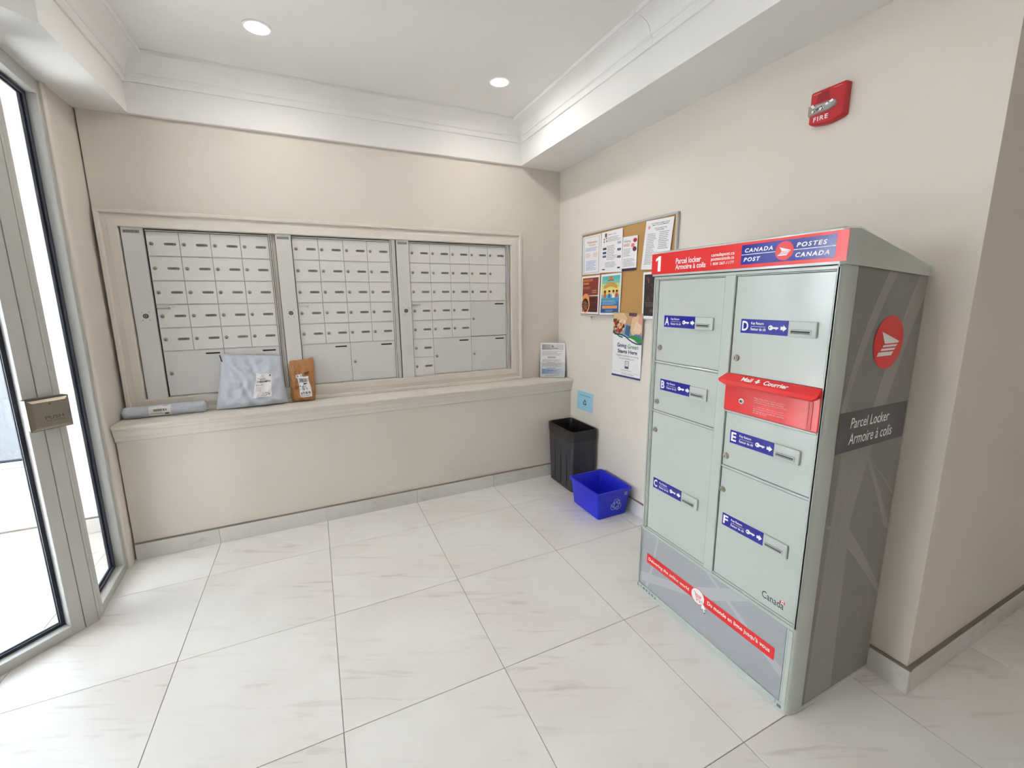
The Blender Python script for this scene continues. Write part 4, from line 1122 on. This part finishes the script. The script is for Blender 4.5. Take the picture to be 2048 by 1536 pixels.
pr.text('Organics collection is coming', 0.15, 0.92, 0.322, 0.358, 0.0012, ink('slate', 110, 112, 128), mp=mp); pr.text('to your building soon.', 0.26, 0.80, 0.280, 0.314, 0.0012, ink('slate', 110, 112, 128), mp=mp)
pr.rect(0.47, 0.60, 0.145, 0.265, 0.0010, ink('slated', 70, 72, 84), mp); pr.rect(0.485, 0.585, 0.180, 0.257, 0.0012, ink('paperfill', 240, 238, 240), mp)
pr.flat([(0.50, 0.19), (0.52, 0.19), (0.555, 0.21), (0.56, 0.235), (0.52, 0.25), (0.50, 0.25)], 0.0014, ink('palegrey', 200, 200, 206), mp)
textlines(pr, mp, 0.34, 0.72, 0.125, 0.105, 1, SOFT, 21); pr.rect(0.05, 0.97, 0.078, 0.081, 0.0012, SOFT, mp); textlines(pr, mp, 0.35, 0.95, 0.068, 0.045, 1, SOFT, 22)
pr.rect(0, 1, 0, 0.030, 0.0012, ink('bluebar', 60, 70, 128), mp)
pr.build('print', r)
# blue recycling card
r, pr, mp = paper('recycling_card', 'light blue paper recycling card with black arrows above the black bin', 'sign', [(2.856, 0.733), (2.640, 0.738), (2.646, 0.586), (2.862, 0.578)], -0.0012, None)
pr.rect(0, 1, 0, 1, 0.0001, ink('skyblue', 158, 208, 230), mp)
pr.text('Paper Recycling Only', 0.16, 0.84, 0.745, 0.835, 0.0003, ink('darkteal', 50, 86, 110), 0.01, mp=mp)
for poly in recycle_arrows():
    pr.flat([(0.5 + p[0] * 0.14, 0.42 + p[1] * 0.20) for p in poly], 0.0003, K, mp)
pr.build('print', r)

# ------------------------------------------------------------------ leaflet stand on the ledge
A0 = Vector((1.712, 3.125)); A1 = Vector((1.884, 3.008))
dv = (A1 - A0); ang = math.atan2(dv.y, dv.x)
hold = thing('leaflet_holder', 'clear acrylic leaflet holder in the corner of the ledge', 'leaflet holder', (A0.x, A0.y, LEDGE), ang)
lean = lambda z: z * 0.16
LWd = dv.length
m = MB()
def slab(m, x0, x1, y0, y1, z0, z1, mt, ln=lean):
    vs = [(x, y + ln(z), z) for x in (x0, x1) for y in (y0, y1) for z in (z0, z1)]
    m.add(vs, [(0, 1, 3, 2), (4, 6, 7, 5), (0, 4, 5, 1), (2, 3, 7, 6), (0, 2, 6, 4), (1, 5, 7, 3)], mt)
slab(m, -0.006, LWd + 0.006, 0.016, 0.018, 0.003, 0.24, ACRYL)
slab(m, -0.006, LWd + 0.006, -0.006, -0.004, 0.003, 0.13, ACRYL)
slab(m, -0.006, -0.004, -0.004, 0.016, 0.003, 0.13, ACRYL)
slab(m, LWd + 0.004, LWd + 0.006, -0.004, 0.016, 0.003, 0.13, ACRYL)
m.build('tray', hold)
MB().box(-0.008, LWd + 0.008, -0.008, 0.060, 0.0, 0.003, ACRYL).build('foot', hold)
leaf = thing('leaflet_stack', 'stack of printed white leaflets standing in the clear holder', 'leaflets', (A0.x, A0.y, LEDGE + 0.0035), ang)
m = MB()
slab(m, 0.0, LWd, 0.0, 0.012, 0.0, 0.288, PAPER)
slab(m, 0.004, LWd + 0.003, 0.0125, 0.0135, 0.0, 0.285, PAPER)
m.build('sheets', leaf)
pr = MB()
lmp = lambda s, z, d: (s * LWd, -0.0004 - d + lean(z * 0.288), z * 0.288)
pr.rect(0.07, 0.93, 0.80, 0.96, 0.0001, ink('coolgrey', 206, 206, 214), lmp)
for k in range(6):
    pr.rect(0.07 + k * 0.07, 0.07 + (k + 1) * 0.07, 0.80, 0.96, 0.0002, ink('fade%d' % k, 150 + k * 9, 150 + k * 9, 158 + k * 8), lmp)
pr.disc(0.5, 0.90, 0.04, 0.0004, ink('slate', 110, 112, 128), 12, lmp, 0.025)
textlines(pr, lmp, 0.30, 0.72, 0.86, 0.83, 1, K, 31, 0.5); textlines(pr, lmp, 0.08, 0.92, 0.77, 0.63, 6, SOFT, 32); textlines(pr, lmp, 0.3, 0.7, 0.61, 0.55, 2, K, 33)
textlines(pr, lmp, 0.08, 0.92, 0.53, 0.45, 4, SOFT, 34); textlines(pr, lmp, 0.28, 0.66, 0.44, 0.42, 1, K, 35); textlines(pr, lmp, 0.08, 0.92, 0.41, 0.31, 5, SOFT, 36); textlines(pr, lmp, 0.25, 0.72, 0.285, 0.26, 1, K, 37)
for k in range(6):
    pr.rect(0.07 + k * 0.145, 0.07 + (k + 1) * 0.145, 0.10, 0.245, 0.0002, ink('bfade%d' % k, 140 + k * 17, 168 + k * 12, 206 + k * 6), lmp)
textlines(pr, lmp, 0.3, 0.75, 0.21, 0.17, 1, NAVY, 38); textlines(pr, lmp, 0.2, 0.8, 0.08, 0.03, 2, SOFT, 39)
pr.build('print', leaf)

# ------------------------------------------------------------------ parcels on the ledge
def barcode(pr, mp, s0, s1, z0, z1, seed, mt=K, d=0.0003):
    rr = random.Random(seed); x = s0
    while x < s1:
        w = (s1 - s0) * rr.choice((0.012, 0.02, 0.032))
        pr.rect(x, min(x + w, s1), z0, z1, d, mt, mp); x += w + (s1 - s0) * rr.choice((0.014, 0.022, 0.03))
def bagmesh(m, corners, base_y, lean_y, thick, mt, seed, crump, nx=26, nz=24, folds=()):
    """crumpled pouch; corners (x,z): BL, BR, TR, TL in the thing's frame. Returns surface function"""
    BL, BR, TR, TL = [Vector(c) for c in corners]
    off = Vector((seed * 7.3, seed * 3.1, seed * 1.7))
    def S(s, t, side=0):
        a = BL + (BR - BL) * s; b = TL + (TR - TL) * s
        p = a + (b - a) * t
        e = noise.noise(Vector((s * 3, t * 3, 5)) + off) * 0.011
        env = max(0.0, (4 * s * (1 - s))) ** 0.45 * max(0.0, min(1, t * 9)) ** 0.5 * max(0.0, 1 - t) ** 0.38
        fat = thick * env * (0.75 + 0.5 * (1 - t))
        w = noise.noise(Vector((s * 5.5 + t * 2.2, t * 4.2 - s * 1.4, 1)) + off)
        w2 = noise.noise(Vector((s * 13, t * 11, 3)) + off) - 0.8 * abs(noise.noise(Vector((s * 8 - t * 6, t * 7 + s * 3, 9)) + off))
        cr = crump * (-abs(w) * 1.5 + 0.5 + 0.32 * w2)
        for (x0, z0, x1, z1, dp, wd) in folds:
            d = Vector((x1 - x0, z1 - z0)); q = Vector((s - x0, t - z0)); L2 = d.length_squared
            k = max(0, min(1, q.dot(d) / L2)); dist = (q - d * k).length
            cr += dp * math.exp(-(dist / wd) ** 2)
        y = base_y + lean_y * t
        if side == 0:
            y = y - fat - cr * min(1, env * 1.3)
        else:
            y = y + fat * 0.12
        return Vector((p.x + e, y, p.y + (e * 0.6 if t > 0.5 else 0)))
    for side in (0, 1):
        vs = [S(i / nx, j / nz, side) for j in range(nz + 1) for i in range(nx + 1)]
        fs = [(j * (nx + 1) + i, j * (nx + 1) + i + 1, (j + 1) * (nx + 1) + i + 1, (j + 1) * (nx + 1) + i) for j in range(nz) for i in range(nx)]
        if side: fs = [f[::-1] for f in fs]
        m.add(vs, fs, mt)
    # close the rim
    rim = [(i / nx, 0) for i in range(nx + 1)] + [(1, j / nz) for j in range(1, nz + 1)] + [(1 - i / nx, 1) for i in range(1, nx + 1)] + [(0, 1 - j / nz) for j in range(1, nz)]
    n = len(rim)
    vs = [S(s, t, 0) for s, t in rim] + [S(s, t, 1) for s, t in rim]
    m.add(vs, [(i, n + i, n + (i + 1) % n, (i + 1) % n) for i in range(n)], mt)
    return S
def label_on(S, s0, s1, t0, t1, parent, prints, n=22, lift=0.0030, mt=PAPER, shear=0.0):
    U = lambda a, b: (s0 + (s1 - s0) * a + shear * b, t0 + (t1 - t0) * b)
    m = MB()
    vs = []
    for j in range(n + 1):
        for i in range(n + 1):
            p = S(*U(i / n, j / n)); vs.append((p.x, p.y - lift, p.z))
    m.add(vs, [(j * (n + 1) + i, j * (n + 1) + i + 1, (j + 1) * (n + 1) + i + 1, (j + 1) * (n + 1) + i) for j in range(n) for i in range(n)], mt)
    def mp(a, b, d):
        # same piecewise surface as the label so print stays just above it
        fi, fj = min(a * n, n - 1e-6), min(b * n, n - 1e-6)
        i, j = int(max(fi, 0)), int(max(fj, 0)); u, v = fi - i, fj - j
        q = lambda ii, jj: Vector(vs[jj * (n + 1) + ii])
        p = q(i, j) * (1 - u) * (1 - v) + q(i + 1, j) * u * (1 - v) + q(i, j + 1) * (1 - u) * v + q(i + 1, j + 1) * u * v
        return (p.x, p.y - 0.0012 - d, p.z)
    prints(m, mp)
    return m.build('address_label', parent)

bag = thing('mailing_bag', 'large crumpled grey plastic mailing bag leaning on the mailboxes', 'parcel', (-0.385, 3.08, LEDGE), 0)
m = MB()
Sb = bagmesh(m, [(-0.205, 0.002), (0.192, 0.004), (0.178, 0.310), (-0.150, 0.342)], 0.010, 0.055, 0.050, POLYBAG, 2, 0.021, 56, 50,
             folds=((0.15, 0.95, 0.62, 0.10, 0.016, 0.05), (0.95, 0.88, 0.66, 0.62, 0.012, 0.05), (0.30, 0.62, 0.55, 0.05, -0.012, 0.05), (0.72, 0.18, 1.0, 0.75, 0.010, 0.05), (0.45, 0.95, 0.58, 0.55, -0.010, 0.05)))
m.build('pouch', bag, 60)
m = MB()
m.strip([(-0.156, 0.338), (-0.150, 0.30), (-0.128, 0.268), (-0.118, 0.262), (-0.122, 0.25)], 0.006, 0.0, K, mp=lambda x, z, d: (x, 0.062 - 0.012, z))
m.build('seal_strip', bag)
def pr1(m, mp):
    barcode(m, mp, 0.12, 0.92, 0.60, 0.71, 3)
    m.rect(0.08, 0.42, 0.93, 0.96, 0.0003, K, mp); m.rect(0.84, 0.93, 0.90, 0.955, 0.0003, K, mp)
    textlines(m, mp, 0.10, 0.7, 0.82, 0.74, 1, SOFT, 40); textlines(m, mp, 0.08, 0.6, 0.54, 0.46, 2, K, 41, 0.3); textlines(m, mp, 0.08, 0.5, 0.44, 0.24, 5, SOFT, 42)
    m.text('1726', 0.50, 0.92, 0.09, 0.19, 0.0003, K, 0.0, 0.35, mp); m.rect(0.40, 0.92, 0.055, 0.068, 0.0003, K, mp)
label_on(Sb, 0.545, 0.795, 0.20, 0.655, bag, pr1, shear=0.035)

kb = thing('kraft_mailer', 'small brown kraft paper mailer beside the grey mailing bag', 'parcel', (-0.095, 3.085, LEDGE), math.radians(-6))
m = MB()
Sk = bagmesh(m, [(-0.072, 0.001), (0.066, 0.001), (0.070, 0.290), (-0.078, 0.268)], 0.022, 0.030, 0.038, KRAFT, 5, 0.015, 36, 40, folds=((0.16, 0.0, 0.20, 0.95, 0.014, 0.06), (0.1, 0.92, 0.8, 0.9, 0.006, 0.05), (0.08, 0.25, 0.2, 0.3, -0.016, 0.09)))
m.build('pouch', kb, 60)
def pr2(m, mp):
    barcode(m, mp, 0.08, 0.95, 0.72, 0.92, 8)
    m.rect(0.48, 0.85, 0.62, 0.68, 0.0003, K, mp); m.rect(0.05, 0.14, 0.53, 0.57, 0.0003, K, mp)
    textlines(m, mp, 0.16, 0.8, 0.56, 0.40, 4, GR, 44); m.rect(0.05, 0.75, 0.36, 0.40, 0.0003, ink('slated', 70, 72, 84), mp)
    for k in range(4):
        m.rect(0.08 + k * 0.22, 0.24 + k * 0.22, 0.14, 0.26, 0.0003, GR, mp)
    textlines(m, mp, 0.08, 0.9, 0.11, 0.04, 1, GR, 45)
label_on(Sk, 0.36, 0.86, 0.12, 0.60, kb, pr2, mt=PAPER, shear=-0.06)
def pr3(m, mp):
    m.rect(0.1, 0.9, 0.2, 0.8, 0.0003, SOFT, mp)
label_on(Sk, 0.26, 0.50, 0.585, 0.66, kb, pr3)
label_on(Sk, 0.58, 0.80, 0.645, 0.70, kb, lambda m, mp: None, mt=ink('kraftdark', 110, 76, 50))

tb = thing('mailing_tube', 'long grey plastic-wrapped parcel roll lying on the ledge by the sidelight', 'parcel', (-0.835, 3.088, LEDGE + 0.034), math.radians(0.8))
m = MB(); n, ns = 28, 44; R = 0.0345; Lh = 0.2
def St(a, x):
    e = abs(x) / Lh
    r = R * (1 if e < 0.93 else 1 - 0.55 * ((e - 0.93) / 0.07) ** 2)
    w = noise.noise(Vector((x * 14, math.cos(a) * 1.6, math.sin(a) * 1.6))) * 0.0022 + noise.noise(Vector((x * 50, math.cos(a) * 4, math.sin(a) * 4))) * 0.0010
    w += 0.0012 * math.sin(a * 5 + x * 30)
    return Vector((x, -(r + w) * math.cos(a), max(-0.034, (r + w) * math.sin(a))))
vs = [St(2 * PI * i / n, -Lh + 2 * Lh * j / ns) for j in range(ns + 1) for i in range(n)]
fs = [(j * n + i, (j + 1) * n + i, (j + 1) * n + (i + 1) % n, j * n + (i + 1) % n) for j in range(ns) for i in range(n)] + [tuple(range(n))[::-1], tuple(range(ns * n, (ns + 1) * n))]
m.add(vs, fs, POLYBAG)
m.build('roll', tb, 60)
m = MB()
xa, xb = -0.072, 0.032
NA = 10
vs = []
for j in range(5):
    for i in range(NA + 1):
        a = math.radians(-42 + 110 * i / NA); p = St(a, xa + (xb - xa) * j / 4); q = Vector((0, -math.cos(a), math.sin(a)))
        vs.append(p * 1.0 + q * 0.0016)
m.add(vs, [(j * (NA + 1) + i, (j + 1) * (NA + 1) + i, (j + 1) * (NA + 1) + i + 1, j * (NA + 1) + i + 1) for j in range(4) for i in range(NA)], PAPER)
def tmp_(s, z, d):
    a = math.radians(-42 + 110 * z); x = xa + (xb - xa) * s; r = R + 0.0045 + d
    return (x, -r * math.cos(a), r * math.sin(a))
for k in range(20):
    x = 0.22 + k * 0.03
    if random.random() < 0.8:
        m.rect(x, x + 0.018, 0.42, 0.60, 0.0, K, tmp_)
textlines(m, tmp_, 0.08, 0.7, 0.32, 0.2, 2, GR, 50); textlines(m, tmp_, 0.65, 0.92, 0.92, 0.8, 2, GR, 51); m.rect(0.72, 0.90, 0.14, 0.26, 0.0, ink('slated', 70, 72, 84), tmp_)
m.build('address_label', tb)

# ------------------------------------------------------------------ bins
def rrect(x0, x1, y0, y1, r, n=5):
    p = []
    for cx, cy, a0 in ((x1 - r, y1 - r, 0), (x0 + r, y1 - r, PI / 2), (x0 + r, y0 + r, PI), (x1 - r, y0 + r, 1.5 * PI)):
        for i in range(n + 1):
            a = a0 + PI / 2 * i / n
            p.append((cx + r * math.cos(a), cy + r * math.sin(a)))
    return p
def loft(m, rings, mt, cap0=True, cap1=False):
    n = len(rings[0]); vs = [v for r_ in rings for v in r_]
    fs = [(k * n + i, k * n + (i + 1) % n, (k + 1) * n + (i + 1) % n, (k + 1) * n + i) for k in range(len(rings) - 1) for i in range(n)]
    if cap0: fs.append(tuple(range(n))[::-1])
    if cap1: fs.append(tuple(range((len(rings) - 1) * n, len(rings) * n)))
    m.add(vs, fs, mt)
bb = thing('waste_bin', 'tall black plastic waste bin with black liner in the corner', 'bin', (1.786, 2.735, 0), 0)
HB = 0.485
def bring(z, g=0.0):
    f = z / HB
    hx = 0.098 + 0.014 * f + g; hy = 0.165 + 0.016 * f + g
    return [(x, y, z) for x, y in rrect(-hx, hx, -hy, hy, 0.022)]
m = MB()
loft(m, [bring(0.0, -0.006), bring(0.006), bring(0.20), bring(0.36), bring(HB)], BLACKBIN)
loft(m, [bring(HB), bring(HB, -0.004), bring(0.02, -0.004)], BLACKBIN, cap0=False, cap1=True)
m.build('tub', bb, 40)
m = MB()
for k in range(5):
    x = -0.055 + k * 0.0275
    m.box(x - 0.004, x + 0.004, -0.170, -0.1655, 0.10, 0.36, BLACKBIN, 0.0015, 1)
for y in (-0.085, 0.0, 0.085):
    m.box(-0.1085, -0.1035, y - 0.012, y + 0.012, 0.03, 0.36, BLACKBIN, 0.002, 1)
m.build('ribs', bb)
m = MB()
def lring(z, g, amp, seed):
    out = []
    for x, y, zz in bring(z, g):
        w = noise.noise(Vector((x * 22 + seed, y * 22, z * 30))) * amp
        w2 = noise.noise(Vector((x * 16, y * 16 + seed, z * 12 + 4))) * amp
        l = math.hypot(x, y); out.append((x + x / l * w, y + y / l * w, zz + w2 * 1.2))
    return out
def dense(z, g, amp, seed, N=72):
    p = rrect(*(lambda hx, hy: (-hx, hx, -hy, hy))(0.098 + 0.014 * z / HB + g, 0.165 + 0.016 * z / HB + g), 0.022)
    # resample evenly
    P = [Vector(q) for q in p] + [Vector(p[0])]
    Ls = [0]
    for a, b in zip(P[:-1], P[1:]): Ls.append(Ls[-1] + (b - a).length)
    out = []
    for k in range(N):
        d = Ls[-1] * k / N; i = max(j for j in range(len(Ls)) if Ls[j] <= d)
        q = P[i] + (P[i + 1] - P[i]) * ((d - Ls[i]) / max(Ls[i + 1] - Ls[i], 1e-9))
        nr = q.normalized()
        w = abs(noise.noise(Vector((q.x * 26 + seed, q.y * 26, z * 22)))) * amp
        w2 = noise.noise(Vector((q.x * 14, q.y * 14 + seed, z * 9))) * amp
        out.append((q.x + nr.x * w, q.y + nr.y * w, z + w2 * 1.5))
    return out
loft(m, [dense(0.405, 0.0015, 0.006, 2), dense(0.43, 0.003, 0.005, 2), dense(0.465, 0.003, 0.003, 2), dense(HB + 0.002, 0.003, 0.001, 2), dense(HB + 0.004, 0.0, 0.0, 2), dense(HB + 0.002, -0.006, 0.0, 2), dense(0.42, -0.016, 0.006, 9), dense(0.30, -0.022, 0.008, 9), dense(0.12, -0.026, 0.008, 9)], LINER, cap0=False, cap1=True)
m.build('liner', bb, 60)

rb = thing('recycling_box', 'open blue plastic recycling box in front of the black bin', 'recycling box', (1.744, 2.302, 0), 0)
HR = 0.197
def rring(z, g=0.0):
    f = z / HR; hx = 0.118 + 0.018 * f + g; hy = 0.149 + 0.018 * f + g
    return [(x, y, z) for x, y in rrect(-hx, hx, -hy, hy, 0.014)]
m = MB()
loft(m, [rring(0.0, -0.004), rring(0.004), rring(HR - 0.022), rring(HR - 0.021, 0.008), rring(HR - 0.002, 0.009), rring(HR, 0.007), rring(HR, -0.002), rring(HR - 0.003, -0.004), rring(0.006, -0.004)], BLUEBIN, cap0=True, cap1=True)
m.build('tub', rb, 40)
m = MB()
fy = lambda z: -(0.149 + 0.018 * z / HR) - 0.0008
bmp = lambda x, z, d: (x, fy(z) - d, z)
PALEB = ink('binwhite', 176, 190, 240)
for poly in recycle_arrows():
    m.strip([(0.022 + p[0] * 0.058, 0.085 + p[1] * 0.055) for p in poly], 0.0034, 0.0002, PALEB, bmp, closed=True)
m.build('recycling_symbol', rb)
m = MB()
m.rect(0.085, 0.108, 0.146, 0.168, 0.0002, PALEB, bmp); m.rect(0.089, 0.104, 0.152, 0.156, 0.0004, BLUEBIN, bmp); m.rect(0.089, 0.104, 0.160, 0.163, 0.0004, BLUEBIN, bmp)
m.build('maker_mark', rb)
